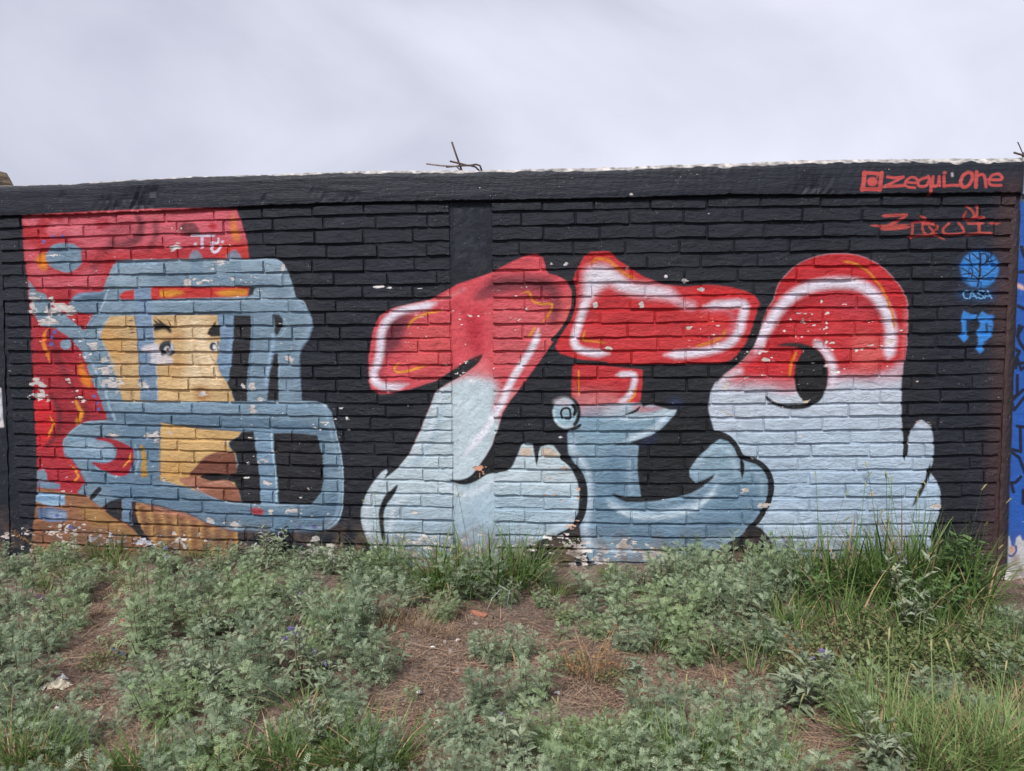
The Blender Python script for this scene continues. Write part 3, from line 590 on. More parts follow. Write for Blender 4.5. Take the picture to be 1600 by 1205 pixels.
# second tag, on the bricks
RD = (178, 72, 66)
L('e1', [(400, 630), (500, 625), (615, 620)], 4.6, RD, .9, .95, .1); L('e1', [(610, 622), (540, 670), (400, 735)], 4.2, RD, .9, .9); L('e1', [(392, 738), (500, 736), (640, 722)], 5, RD, .9, .95, .1)
L('e1', [(305, 708), (380, 712), (480, 715), (640, 700)], 3.4, RD, 1, .85, .15)
L('e1', [(655, 690), (655, 750), (640, 825)], 3.6, RD, .9, .95, .1); L('e1', [(640, 690), (720, 678), (860, 682)], 3.4, (150, 44, 48), .9, .9, .15); L('e1', [(615, 805), (700, 796), (900, 790)], 3.4, RD, .9, .95, .15)
L('e1', [(730, 632), (770, 660), (740, 700), (745, 760), (790, 790), (850, 745), (860, 715), (800, 695), (745, 700)], 3.4, RD, .9, .95); L('e1', [(780, 705), (840, 770), (930, 832)], 3.2, RD, .9, .95, .15)
L('e1', [(960, 692), (910, 740), (925, 778), (1000, 782), (1080, 770), (1068, 720), (1040, 690)], 3.6, RD, .9, .95)
L('e1', [(1120, 692), (1240, 690)], 3.6, RD, .9, .95); L('e1', [(1210, 690), (1212, 770)], 4.4, RD, .9, .95); L('e1', [(1090, 788), (1210, 775), (1330, 772)], 3.6, RD, .9, .95, .1)
L('e1', [(1280, 690), (1390, 694)], 3.4, RD, .9, .95, .3)
L('e1', [(1110, 548), (1160, 600), (1170, 650)], 3.4, RD, .9, .95); L('e1', [(1195, 545), (1190, 620), (1160, 640), (1245, 645)], 3.8, RD, .9, .95); L('e1', [(1100, 600), (1080, 640), (1110, 660), (1230, 640)], 3.2, (158, 50, 50), .9, .95)
# stencils
BLU = (52, 128, 204)
P('e2', [(560, 380), (590, 200), (770, 110), (950, 180), (990, 330), (920, 480), (770, 500), (600, 440)], (34, 52, 82), 5, .5)
tr = E('e2', (768, 308), 180, 172, BLU, 1)
clip(tr)
DK = (34, 38, 50)
L('e2', [(772, 150), (778, 260), (768, 390), (748, 480)], 3, DK, .6)
for b in ([(765, 215), (720, 180), (690, 150)], [(765, 400), (700, 360), (600, 300)], [(715, 290), (680, 235), (610, 195)], [(680, 220), (672, 160)], [(690, 290), (705, 340), (690, 385)], [(690, 345), (620, 355)],
          [(760, 330), (730, 295)], [(775, 290), (830, 245), (880, 175)], [(820, 250), (930, 215)], [(790, 165), (820, 160), (838, 195), (830, 245)], [(850, 170), (850, 230)], [(772, 400), (850, 350), (920, 290)], [(740, 420), (680, 420), (630, 420)], [(790, 400), (890, 410)]):
    L('e2', b, 1.8, DK, .5)
unclip()
P('e2', [(600, 500), (890, 510), (890, 600), (600, 590)], (40, 74, 118), 4, .6)
LB = (104, 164, 216)
L('e2', [(668, 515), (640, 512), (624, 540), (632, 575), (662, 582)], 1.8, LB, .6); L('e2', [(680, 582), (708, 510), (742, 582)], 1.8, LB, .6, sm=False); L('e2', [(692, 560), (730, 560)], 1.4, LB, .6)
L('e2', [(805, 515), (775, 508), (762, 530), (798, 550), (805, 572), (780, 584), (756, 572)], 1.8, LB, .6); L('e2', [(816, 582), (842, 510), (882, 582)], 1.8, LB, .6, sm=False); L('e2', [(828, 560), (868, 560)], 1.4, LB, .6)
P('e2', [(620, 695), (680, 728), (748, 735), (738, 770), (700, 788), (655, 782), (655, 930), (668, 945), (622, 995), (570, 935), (605, 920), (600, 760)], BLU, .8, sm=False)
P('e2', [(795, 702), (850, 735), (910, 742), (895, 850), (890, 930), (820, 985), (805, 1000), (806, 1060), (820, 1060), (772, 1102), (732, 1050), (752, 1050), (752, 920), (738, 890), (775, 850), (775, 800), (752, 765)], BLU, .8, sm=False)
P('e2', [(826, 800), (850, 830), (850, 905), (835, 905), (828, 860)], (38, 40, 52), .7, sm=False); L('e2', [(860, 840), (884, 848)], 1.6, (38, 40, 52), .5)
# last deep accents and crisp outlines sprayed round the letters
L('d3', [(300, 500), (420, 420), (560, 400)], 9, (150, 30, 40), 9, .5)
L('d3', [(520, 560), (800, 590), (1050, 560)], 14, (156, 30, 40), 14, .45)
L('d5', [(560, 640), (620, 520), (760, 420), (960, 380), (1150, 400), (1270, 500)], 9, (140, 28, 40), 9, .55)
L('d5', [(980, 700), (1050, 760), (1060, 860)], 10, (150, 34, 44), 10, .4)
L('d1', [(330, 1000), (460, 960), (600, 900), (700, 850)], 9, (150, 40, 52), 9, .5)
L('d1', [(760, 430), (840, 560), (860, 700), (900, 780)], 12, (164, 34, 52), 12, .5)
L('d4', [(700, 800), (900, 770), (1080, 700), (1190, 620)], 7, (72, 100, 126), 6, .55)
L('d4', [(480, 420), (520, 560), (500, 660)], 12, (84, 114, 140), 10, .55)
L('d4', [(420, 950), (700, 1000), (1000, 990), (1300, 900)], 12, (82, 112, 138), 12, .55)
L('d4', [(460, 770), (640, 850), (860, 850), (1060, 800), (1200, 690)], 5, (206, 222, 232), 4, .8, .1)
L('d4', [(1500, 800), (1420, 900), (1300, 980)], 6, (84, 114, 140), 6, .5)
L('d2', [(420, 900), (600, 930), (800, 920)], 14, (140, 164, 184), 12, .5)
L('d2', [(1060, 760), (1300, 800), (1500, 760)], 14, (146, 170, 190), 12, .5)
L('d2', [(640, 100), (600, 250), (520, 390), (440, 470)], 8, (148, 174, 194), 8, .5)
# ---- neighbouring blue wall (right of the pillar)
bw = P('c0', [(1600, 200), (1850, 180), (1850, 950), (1573, 950), (1578, 760), (1590, 420), (1592, 330)], (36, 84, 164), .7, sm=False)
clip(bw)
P('c0', [(1596, 200), (1850, 200), (1850, 318), (1590, 312)], (166, 186, 196), 1.5, .9)
P('e3', [(225, 1000), (245, 930), (258, 930), (270, 985), (288, 985), (295, 940), (315, 925), (330, 960), (345, 940), (800, 940), (800, 1400), (200, 1400)], (190, 192, 196), .7, sm=False)
L('e3', [(244, 985), (242, 1020), (270, 1035), (292, 1010), (292, 985)], 3.4, (36, 70, 140), 1); P('e3', [(258, 985), (285, 990), (285, 1010), (262, 1022)], (196, 156, 140), 1)
GK = (22, 26, 40)
for g in ([(300, 90), (300, 190), (285, 200)], [(258, 160), (280, 215), (330, 165)], [(262, 190), (283, 270), (340, 200)], [(300, 355), (340, 360)], [(315, 360), (318, 490), (250, 470)], [(255, 480), (310, 520), (340, 600)], [(240, 655), (290, 650), (318, 620)], [(268, 650), (280, 700)], [(300, 0), (320, 60), (345, 40)], [(330, 690), (330, 760)], [(290, 5), (292, 50)]):
    L('e3', g, 4.6, GK, .8, .95, sm=False)
for g in ([(1180, 95), (1200, 160), (1230, 220)], [(1170, 330), (1220, 330)], [(1140, 650), (1210, 680)], [(1160, 840), (1150, 960), (1210, 1060)], [(1090, 1040), (1160, 1080)], [(1160, 1080), (1120, 1190), (1200, 1190)], [(1190, 850), (1140, 930)]):
    L('e2', g, 5, GK, .9, .95)
P('e2', [(1120, 450), (1150, 440), (1205, 470), (1205, 500), (1150, 480)], (214, 176, 160), 1.2)
L('c0', [(1593, 340), (1588, 450), (1580, 640)], 1, (120, 150, 200), .7, .7)
unclip()
# ---- old white paint on the left pillar
lm = P('g2', [(-200, 110), (20, 112), (28, 300), (38, 375), (-200, 390)], (206, 200, 202), .7, sm=False)
clip(lm); P('g2', [(-200, 130), (6, 132), (12, 340), (-200, 350)], (120, 130, 150), 1, .9); P('g2', [(-200, 150), (0, 150), (6, 330), (-200, 340)], (196, 196, 204), 1); unclip()
P('g2', [(-200, 400), (4, 400), (8, 490), (-200, 510)], (200, 196, 198), .8, sm=False)

# ---- wear: chips down to the white undercoat
CHIP = np.zeros((TH, TW), np.float32)
nA = vnoise(TH, TW, 6.5, rng, 3, 13); nB = vnoise(TH, TW, 34, rng, 3, 60); nC = vnoise(TH, TW, 5, rng, 2, 8)
def chips(frame, pts, thr, mix=.35, f=6, col=(220, 214, 210), sm=True):
    """thr: how high the noise must stand before the paint is gone (lower = more bare)"""
    p = tp(frame, pts)
    if sm: p = spline(p, True)
    r0, c0, mk = fill(p, f*K); h, w = mk.shape
    v = (1-mix)*nA[r0:r0+h, c0:c0+w]+mix*nB[r0:r0+h, c0:c0+w]
    a = np.clip((v-(thr+(1-mk)*.35))/.018, 0, 1)
    cc = srgb(col)*(0.82+.36*nC[r0:r0+h, c0:c0+w, None])
    V = PAINT[r0:r0+h, c0:c0+w]; V += (cc-V)*a[..., None]
    np.maximum(CHIP[r0:r0+h, c0:c0+w], a, out=CHIP[r0:r0+h, c0:c0+w])
def patch(frame, c, rx, ry, col=(208, 200, 196), seed=0):
    """one flake: a ragged island round a point"""
    q = tp(frame, [c, (c[0]+rx, c[1]), (c[0], c[1]+ry)])
    ax_, ay_ = abs(q[1, 0]-q[0, 0])*.95, abs(q[2, 1]-q[0, 1])*.95
    c0, c1 = max(int(q[0, 0]-2*ax_)-2, 0), min(int(q[0, 0]+2*ax_)+3, TW); r0, r1 = max(int(q[0, 1]-2*ay_)-2, 0), min(int(q[0, 1]+2*ay_)+3, TH)
    if c1 <= c0 or r1 <= r0: return
    X, Y = np.meshgrid(np.arange(c0, c1), np.arange(r0, r1))
    d = np.hypot((X-q[0, 0])/ax_, (Y-q[0, 1])/ay_)
    big = nB[r0:r1, c0:c1]; fine = nA[r0:r1, c0:c1]
    m_ = np.clip((1.0-d+3.6*(fine-.5)+1.0*(big-.5))/.09, 0, 1)*(d < 1.9)
    h, w = m_.shape
    cc = srgb(col)*(0.74+.5*nC[r0:r1, c0:c1, None])
    V = PAINT[r0:r1, c0:c1]; V += (cc-V)*m_[..., None].astype(np.float32)
    np.maximum(CHIP[r0:r1, c0:c1], m_, out=CHIP[r0:r1, c0:c1])
chips('c0', [(40, 335), (390, 325), (480, 480), (470, 640), (535, 700), (530, 835), (60, 830)], .775, .3, 12)
chips('c0', [(50, 440), (140, 450), (210, 600), (160, 640), (55, 620)], .70, .35, 10)
chips('c0', [(280, 405), (440, 405), (440, 450), (230, 455)], .71, .3, 8)
chips('c0', [(390, 625), (530, 640), (540, 820), (390, 825)], .73, .3, 8)
chips('c0', [(590, 490), (700, 450), (760, 420), (850, 420), (880, 500), (800, 600), (720, 640), (600, 600)], .735, .3, 14)
chips('c0', [(700, 430), (780, 430), (770, 620), (700, 640)], .72, .3, 10)
chips('c0', [(930, 400), (1180, 440), (1150, 560), (900, 560)], .755, .35, 10)
chips('c0', [(1190, 470), (1400, 470), (1400, 600), (1130, 620)], .70, .3, 12)
chips('c0', [(1120, 590), (1260, 600), (1260, 690), (1110, 680)], .70, .35, 10, (214, 196, 176))
chips('c0', [(1380, 590), (1470, 600), (1475, 850), (1380, 800)], .77, .35, 8, (210, 178, 160))
chips('c0', [(820, 690), (905, 740), (905, 840), (840, 850)], .68, .35, 8, (206, 170, 150))
chips('c0', [(1000, 650), (1150, 650), (1200, 800), (1000, 800)], .77, .3, 10)
chips('c0', [(515, 630), (560, 640), (545, 720), (520, 720)], .73, .2, 6)
chips('c0', [(0, 310), (1600, 300), (1590, 900), (0, 900)], .86, .2, 6)
# the foot of the wall has lost most of its paint
chips('c0', [(40, 815), (380, 838), (520, 845), (520, 960), (20, 920)], .60, .35, 5)
chips('c0', [(440, 848), (520, 845), (520, 872), (440, 872)], .50, .35, 4)
chips('c0', [(560, 838), (720, 830), (850, 835), (1150, 858), (1150, 960), (560, 960)], .575, .4, 5)
chips('c0', [(815, 845), (880, 826), (920, 845), (1060, 862), (1060, 910), (815, 905)], .52, .35, 3)
chips('c0', [(1150, 880), (1560, 880), (1560, 960), (1150, 960)], .62, .4, 6)
chips('c0', [(150, 836), (235, 838), (235, 850), (150, 850)], .42, .3, 3, (206, 204, 216))
# big separate flakes
for fr_, c_, rx, ry in (('c1', (230, 660), 26, 20), ('c1', (405, 735), 78, 32), ('c1', (215, 735), 22, 30), ('c1', (315, 808), 46, 30), ('c1', (340, 665), 16, 16), ('c1', (480, 750), 32, 14), ('c1', (590, 965), 28, 20),
                        ('c3', (255, 152), 46, 28), ('c3', (255, 78), 36, 24), ('c3', (705, 75), 66, 40), ('c3', (920, 85), 34, 30), ('c3', (680, 15), 50, 18), ('c3', (995, 405), 22, 28), ('c3', (940, 400), 22, 18), ('c3', (435, 60), 26, 12), ('c3', (720, 400), 20, 14),
                        ('c1', (680, 1120), 40, 30), ('c1', (660, 1055), 20, 16), ('c4', (590, 95), 20, 18), ('c4', (595, 240), 26, 26), ('c4', (660, 570), 24, 18), ('c4', (527, 88), 11, 14), ('c4', (630, 170), 18, 14), ('c4', (685, 710), 24, 22),
                        ('c4', (830, 868), 30, 18), ('c4', (455, 950), 40, 22), ('c4', (325, 938), 18, 20), ('c4', (700, 875), 18, 12), ('c4', (910, 858), 20, 14), ('c2', (400, 445), 38, 14), ('c2', (182, 560), 18, 20), ('c2', (220, 540), 12, 10), ('c2', (245, 572), 16, 10), ('c2', (462, 548), 11, 10), ('c2', (825, 1055), 26, 20), ('c2', (100, 345), 34, 18), ('c2', (775, 480), 12, 16),
                        ('c4', (270, 135), 20, 16), ('c4', (75, 380), 18, 12), ('c4', (410, 447), 14, 10), ('c4', (30, 675), 14, 14),
                        ('d3', (1005, 268), 22, 12), ('d3', (868, 240), 12, 10), ('d3', (362, 445), 16, 20), ('d3', (690, 450), 16, 26), ('d3', (1110, 325), 34, 16), ('d3', (1020, 425), 26, 16), ('d3', (470, 752), 28, 12), ('d3', (180, 718), 22, 10), ('d3', (585, 178), 14, 10), ('d3', (1030, 602), 18, 8), ('d3', (50, 152), 16, 16), ('d3', (150, 150), 20, 14),
                        ('d6', (1455, 785), 36, 22), ('d6', (1010, 690), 16, 18), ('d4', (1430, 665), 28, 22), ('d4', (1565, 770), 26, 32), ('d4', (112, 290), 14, 18), ('d2', (1485, 285), 12, 16), ('d2', (1263, 190), 7, 7), ('d2', (440, 820), 18, 12), ('d2', (398, 62), 6, 6), ('d5', (1360, 690), 24, 20), ('d5', (195, 1005), 14, 22), ('d5', (470, 820), 18, 16), ('c0', (985, 305), 2, 2), ('c4', (980, 1050), 20, 18)):
    patch(fr_, c_, rx, ry, (208, 196, 186) if fr_[0] == 'd' and c_[1] > 600 else (198, 192, 190))
patch('d2', (912, 522), 36, 26, (204, 150, 124)); P('c4', [(575, 865), (610, 850), (660, 870), (640, 900), (590, 890)], (168, 50, 56), 1.5, .9)
L('d2', [(912, 545), (912, 575)], 1.2, (190, 140, 116), .7)
for s0, s1 in (((150, 312), (365, 322)), ((460, 322), (510, 320))): chips('d1', [(s0[0], s0[1]-8), (s1[0], s1[1]-8), (s1[0], s1[1]+9), (s0[0], s0[1]+9)], .42, .2, 1)
# blue crumbs showing at the foot
for fr_, c_ in (('c3', (370, 905)), ('c3', (460, 975)), ('c3', (740, 1030)), ('c4', (875, 970)), ('c4', (980, 975)), ('d2', (770, 1060)), ('d2', (980, 1020))):
    patch(fr_, c_, 16, 9, (92, 96, 160))
# bare streak on the beam's upper edge
PY = -0.038
btop = [(0, 290), (100, 287), (200, 280), (300, 275), (400, 272.5), (550, 266.5), (760, 265), (960, 260.5), (1050, 257), (1160, 254), (1250, 249.5), (1450, 247), (1598, 246.5)]
bx_, bz_ = on_wall(np.array([q[0] for q in btop]), np.array([q[1] for q in btop]), PY)
zt = np.interp(TX0+(np.arange(TW)+.5)*TPX, bx_, bz_)
xs_ = TX0+(np.arange(TW)+.5)*TPX
depth_ = np.interp(xs_, [-3.9, -3.4, -2.9, -2.2, -1.2, -.2, .6, 1.4, 2.9], [.003, .004, .009, .007, .017, .020, .020, .024, .034])
zz = TZ1-(np.arange(TH)+.5)*TPX
n1 = vnoise(TH, TW, 10, rng, 3, 30)
edge = zt[None, :]-zz[:, None]
al = np.clip((depth_[None, :]*(.25+1.5*n1)-edge)/.004, 0, 1)*(edge > -.08)*np.clip((.35+1.2*nA)-.15, 0, 1)
cc = srgb((196, 190, 186))*(.35+1.0*nC[..., None])
PAINT += (cc-PAINT)*al[..., None].astype(np.float32)
CHIP = np.maximum(CHIP, al)
chips('c0', [(860, 270), (960, 262), (1200, 258), (1230, 275), (1100, 280), (880, 285)], .745, .1, 5)
PY = 0.0
# mud splashed up and damp drawn up the lowest courses
xs2 = np.arange(TW)/TW; foot = np.interp(np.arange(TW), [0, TW], [.06, .02])
hgt = (zz[:, None]-foot[None, :])/.30
dm = np.clip(1.0-hgt, 0, 1)**1.6*np.clip((vnoise(TH, TW, 26, rng, 4)-.36)*2.6, 0, 1)
PAINT += (srgb((112, 92, 78))-PAINT)*(dm*.9)[..., None].astype(np.float32)
# brushwork and grime
PAINT *= (0.93+.14*vnoise(TH, TW, 6, rng, 2, 22))[..., None]
PAINT *= (0.92+.16*vnoise(TH, TW, 60, rng, 3))[..., None]
ALB = np.clip(PAINT*0.80, 0.0055, .84)
img = bpy.data.images.new('wall_paint', TW, TH, alpha=True, float_buffer=False)
lin = ALB[::-1]; sv = np.where(lin <= .0031308, lin*12.92, 1.055*np.power(lin, 1/2.4)-.055)
buf = np.ones((TH, TW, 4), np.float32); buf[..., :3] = sv; buf[..., 3] = 1-CHIP[::-1]
img.alpha_mode = 'CHANNEL_PACKED'
img.pixels.foreach_set(buf.ravel()); img.update(); img.pack()
# ------------------------------------------------------------------ materials
def new_mat(name):
    m_ = bpy.data.materials.new(name); m_.use_nodes = True
    n = m_.node_tree; n.nodes.clear()
    o = n.nodes.new('ShaderNodeOutputMaterial'); b = n.nodes.new('ShaderNodeBsdfPrincipled')
    n.links.new(b.outputs[0], o.inputs[0])
    return m_, n, b, o
def noise_node(n, scale, detail=4, rough=.55, vec=None, dist=0):
    t = n.nodes.new('ShaderNodeTexNoise'); t.inputs['Scale'].default_value = scale; t.inputs['Detail'].default_value = detail
    t.inputs['Roughness'].default_value = rough; t.inputs['Distortion'].default_value = dist
    if vec is not None: n.links.new(vec, t.inputs['Vector'])
    return t
def math_node(n, op, a, b=None, clamp=False):
    t = n.nodes.new('ShaderNodeMath'); t.operation = op; t.use_clamp = clamp
    for i, v in enumerate((a, b)):
        if v is None: continue
        if hasattr(v, 'links'): n.links.new(v, t.inputs[i])
        else: t.inputs[i].default_value = v
    return t.outputs[0]
def ramp(n, fac, stops):
    t = n.nodes.new('ShaderNodeValToRGB'); n.links.new(fac, t.inputs[0])
    while len(t.color_ramp.elements) < len(stops): t.color_ramp.elements.new(.5)
    for e, (p, c) in zip(t.color_ramp.elements, stops): e.position = p; e.color = (*c, 1)
    return t.outputs[0]
def painted(name, rough, bump_scale, stretch, pits=0.0, fine=260):
    """wall paint: the picture by position on the wall, relief of the masonry under it"""
    m_, n, b, o = new_mat(name)
    g = n.nodes.new('ShaderNodeNewGeometry'); sp = n.nodes.new('ShaderNodeSeparateXYZ'); n.links.new(g.outputs['Position'], sp.inputs[0])
    u = math_node(n, 'MULTIPLY', math_node(n, 'SUBTRACT', sp.outputs[0], TX0), 1/(TX1-TX0))
    v = math_node(n, 'MULTIPLY', math_node(n, 'SUBTRACT', sp.outputs[2], TZ0), 1/(TZ1-TZ0))
    c = n.nodes.new('ShaderNodeCombineXYZ'); n.links.new(u, c.inputs[0]); n.links.new(v, c.inputs[1])
    t = n.nodes.new('ShaderNodeTexImage'); t.image = img; t.interpolation = 'Linear'; t.extension = 'EXTEND'; n.links.new(c.outputs[0], t.inputs[0])
    mp_ = n.nodes.new('ShaderNodeMapping'); mp_.inputs['Scale'].default_value = (stretch, 1, 1); n.links.new(g.outputs['Position'], mp_.inputs[0])
    n1 = noise_node(n, 26, 5, .62, mp_.outputs[0], .3); n2 = noise_node(n, fine, 3, .6, mp_.outputs[0])
    sp1 = noise_node(n, 170, 2, .5, g.outputs['Position'])
    grime = ramp(n, noise_node(n, 90, 3, .6, mp_.outputs[0]).outputs['Fac'], [(.35, (.90,)*3), (.65, (1.08,)*3)])
    mul = n.nodes.new('ShaderNodeMixRGB'); mul.blend_type = 'MULTIPLY'; mul.inputs[0].default_value = 1
    n.links.new(t.outputs['Color'], mul.inputs[1]); n.links.new(grime, mul.inputs[2])
    # pinhead chips all over old paint
    chip = math_node(n, 'GREATER_THAN', sp1.outputs['Fac'], .735)
    big = math_node(n, 'GREATER_THAN', noise_node(n, 5, 3, .6, g.outputs['Position']).outputs['Fac'], .53)
    cf = math_node(n, 'MULTIPLY', chip, big)
    mx_ = n.nodes.new('ShaderNodeMixRGB'); n.links.new(cf, mx_.inputs[0]); n.links.new(mul.outputs[0], mx_.inputs[1]); mx_.inputs[2].default_value = (.5, .47, .45, 1)
    n.links.new(mx_.outputs[0], b.inputs['Base Color'])
    b.inputs['Roughness'].default_value = rough
    b.inputs['Specular IOR Level'].default_value = .26
    h = math_node(n, 'ADD', math_node(n, 'MULTIPLY', n1.outputs['Fac'], 1.0), math_node(n, 'MULTIPLY', n2.outputs['Fac'], .34))
    h = math_node(n, 'ADD', h, math_node(n, 'MULTIPLY', t.outputs['Alpha'], .10))
    if pits:
        vo = n.nodes.new('ShaderNodeTexVoronoi'); vo.inputs['Scale'].default_value = 42; n.links.new(g.outputs['Position'], vo.inputs['Vector'])
        pn = noise_node(n, 4.2, 3, .6, g.outputs['Position'])
        sz = math_node(n, 'MULTIPLY', math_node(n, 'SUBTRACT', pn.outputs['Fac'], .50, True), 2.2)
        pit = math_node(n, 'LESS_THAN', vo.outputs['Distance'], sz)
        h = math_node(n, 'SUBTRACT', h, math_node(n, 'MULTIPLY', pit, pits))
    bp = n.nodes.new('ShaderNodeBump'); bp.inputs['Strength'].default_value = 1.0; bp.inputs['Distance'].default_value = bump_scale
    n.links.new(h, bp.inputs['Height']); n.links.new(bp.outputs[0], b.inputs['Normal'])
    return m_
M_BRICK = painted('painted_brick', .48, .017, .5)
M_MORTAR = painted('painted_mortar', .75, .010, 1)
M_BEAM = painted('painted_concrete', .5, .0065, .12, pits=1.0)
M_COL = painted('painted_plaster', .6, .0045, .7, pits=.4, fine=320)
def plain(name, c0, c1, scale, rough=.8, bump=.004, bscale=60):
    m_, n, b, o = new_mat(name)
    g = n.nodes.new('ShaderNodeNewGeometry')
    a = noise_node(n, scale, 5, .6, g.outputs['Position'])
    n.links.new(ramp(n, a.outputs['Fac'], [(.3, c0), (.7, c1)]), b.inputs['Base Color']); b.inputs['Roughness'].default_value = rough
    if bump:
        bp = n.nodes.new('ShaderNodeBump'); bp.inputs['Distance'].default_value = bump
        n.links.new(noise_node(n, bscale, 5, .6, g.outputs['Position']).outputs['Fac'], bp.inputs['Height']); n.links.new(bp.outputs[0], b.inputs['Normal'])
    return m_
M_RUST = plain('rusty_steel', (.035, .022, .018), (.07, .035, .025), 60, .75, .001, 200)
M_RUSTP = plain('paint_spattered_steel', (.28, .25, .24), (.10, .06, .05), 90, .7, .001, 200)
M_RUBBLE = plain('rough_concrete', (.10, .07, .045), (.20, .15, .10), 22, .95, .02, 40)

# ------------------------------------------------------------------ brick wall
RW = random.Random(11)
wall = tag(empty('mural_wall', (-.6, 0, 0)), 'long black painted brick wall covered with the mural of a helmeted face and red and pale lettering', 'wall')
def wobj(name, verts, faces, mat, smooth=False, kind=None):
    o = mesh_obj(name, [(v[0]-wall.location.x, v[1], v[2]) for v in verts], faces, mat, wall, smooth)
    if kind: o['kind'] = kind
    return o
# measured bed joints (photograph pixels) at three stations, turned into gently sagging lines on the wall
JA = [354, 372, 391, 411, 431.5, 451, 471, 491.4, 511.6, 530, 550, 568.5, 587.8, 607.4, 624.8, 642.7, 661, 681, 698.5, 714.7, 732.8, 752.4, 772.3, 791.8, 812.3]
JB = [334.9, 357.3, 379.7, 402.1, 424.5, 445.7, 466.8, 486.7, 507.9, 529.8, 550.2, 571.4, 591.3, 612.4, 632.4, 652.3, 672.7, 692.6, 711.3, 731.2, 751.1, 771.8, 791.7, 812.8, 833.3]
JC = [323, 345.3, 369.7, 391.8, 415, 437, 459, 480, 501, 521.8, 542.7, 563.7, 586.3, 608.3, 628.5, 649, 669.9, 690.8, 712.2, 733.3, 754.7, 775.6, 796.5, 817.4, 838.3]
lines = []
for a, b, c in zip(JA, JB, JC):
    x, z = on_wall(np.array([100., 660., 1500.]), np.array([a, b, c])); lines.append(np.polyfit(x, z, 2))
lines = np.array(lines)
dl = (lines[-1]-lines[-9])/8
for k in range(1, 5): lines = np.vstack([lines, lines[-1]+dl])
lines = np.vstack([lines[0]-dl*np.array([.9, .9, .9]), lines])          # one more above the first joint
def zl(i, x): return float(np.polyval(lines[i], min(max(x, -3.75), 2.6)))
bb = [(-60, 340), (0, 338), (100, 336), (250, 330), (400, 322.5), (550, 317), (780, 313.5), (960, 310.5), (1160, 304.5), (1300, 305), (1590, 301.6)]
YB = -0.038
bbx, bbz = on_wall(np.array([q[0] for q in bb], float), np.array([q[1] for q in bb], float), YB)
def beam_bot(x): return float(np.interp(x, bbx, bbz))
def beam_top(x): return float(np.interp(x, bx_, bz_))
XL = float(on_wall(12., 600.)[0]); XC0 = float(on_wall(706., 560.)[0]); XC1 = float(on_wall(770., 560.)[0]); XR = float(on_wall(1572., 600.)[0]); XE = float(on_wall(1584., 560.)[0])
BL = float(on_wall(937., 360.)[0]-on_wall(853., 360.)[0])
# brick shapes: a cushion with worn arrises, unit size, twelve of them
def brick_mesh(seed):
    r = random.Random(seed)
    nx, nz_ = 5, 2
    V, Fc = [], []
    xs = [-.5+.02, -.26, 0, .26, .5-.02]; xs = [x+(r.uniform(-.03, .03) if 0 < i < 4 else 0) for i, x in enumerate(xs)]
    zs = [-.5+.075, .5-.095]
    bow = r.uniform(-.25, .25)
    for j, z in enumerate(zs):
        for i, x in enumerate(xs):
            V.append((x, -.5+r.uniform(-.07, .07)+bow*x, z+r.uniform(-.05, .05)))
    ring = []
    top = [(x, .5) for x in [-.5, -.25, 0, .25, .5]]; bot = [(x, -.5) for x in [-.5, -.25, 0, .25, .5]]
    for x, z in bot: V.append((x+r.uniform(-.012, .012), .05+r.uniform(-.1, .1), z+r.uniform(-.05, .06)))
    for x, z in top: V.append((x+r.uniform(-.012, .012), .25+r.uniform(-.25, .2), z+r.uniform(-.09, .06)))
    for i in range(4): Fc.append((i, i+1, 6+i, 5+i))                     # face
    for i in range(4): Fc.append((10+i, 11+i, i+1, i))                   # lower arris
    for i in range(4): Fc.append((5+i, 6+i, 16+i, 15+i))                 # upper arris
    Fc.append((10, 0, 5, 15)); Fc.append((4, 14, 19, 9))
    b0 = len(V)
    for k in (10, 11, 12, 13, 14, 19, 18, 17, 16, 15): V.append((V[k][0], 1.6, V[k][2]))
    loop = [10, 11, 12, 13, 14, 19, 18, 17, 16, 15]
    for k in range(10):
        a, b = loop[k], loop[(k+1) % 10]
        Fc.append((b, a, b0+k, b0+(k+1) % 10))
    me = bpy.data.meshes.new('brick'); me.from_pydata(V, [], Fc); me.update(); me.materials.append(M_BRICK)
    return me
BM = [brick_mesh(100+k) for k in range(14)]
bricks = []
def lay(x0, x1, i, half):
    """one course between joint i and joint i+1 from x0 to x1; half = length of the first piece"""
    x = x0
    first = True
    while x < x1-.03:
        L_ = half if first and half else BL*RW.uniform(.95, 1.05)
        first = False
        e = x+L_
        if x1-e < .07: e = x1
        xm = (x+e)/2
        zt_, zb_ = zl(i, xm), zl(i+1, xm)
        if i == 0: zt_ = min(zt_, beam_bot(xm)-.004)
        bricks.append((x, e, zb_, zt_, i))
        x = e
NROW = len(lines)-1
for i in range(NROW):
    lay(XL+.0015*i+RW.uniform(-.01, .01), XC0, i, [BL*.52, BL*.93][i % 2]+RW.uniform(-.02, .02))
    lay(XC1, XR-.0016*i, i, [BL*.98, BL*.56][i % 2]+RW.uniform(-.02, .02))
def area(b_):
    xm, zm = (b_[0]+b_[1])/2, (b_[2]+b_[3])/2
    p0 = pix((b_[0], 0, zm)); p1 = pix((b_[1], 0, zm)); q0 = pix((xm, 0, b_[2])); q1 = pix((xm, 0, b_[3]))
    hid = .3 if q1[1] > 860 else 1
    return (p1[0]-p0[0])*(q0[1]-q1[1])*hid
bricks.sort(key=area, reverse=True)
SV, SF = [], []
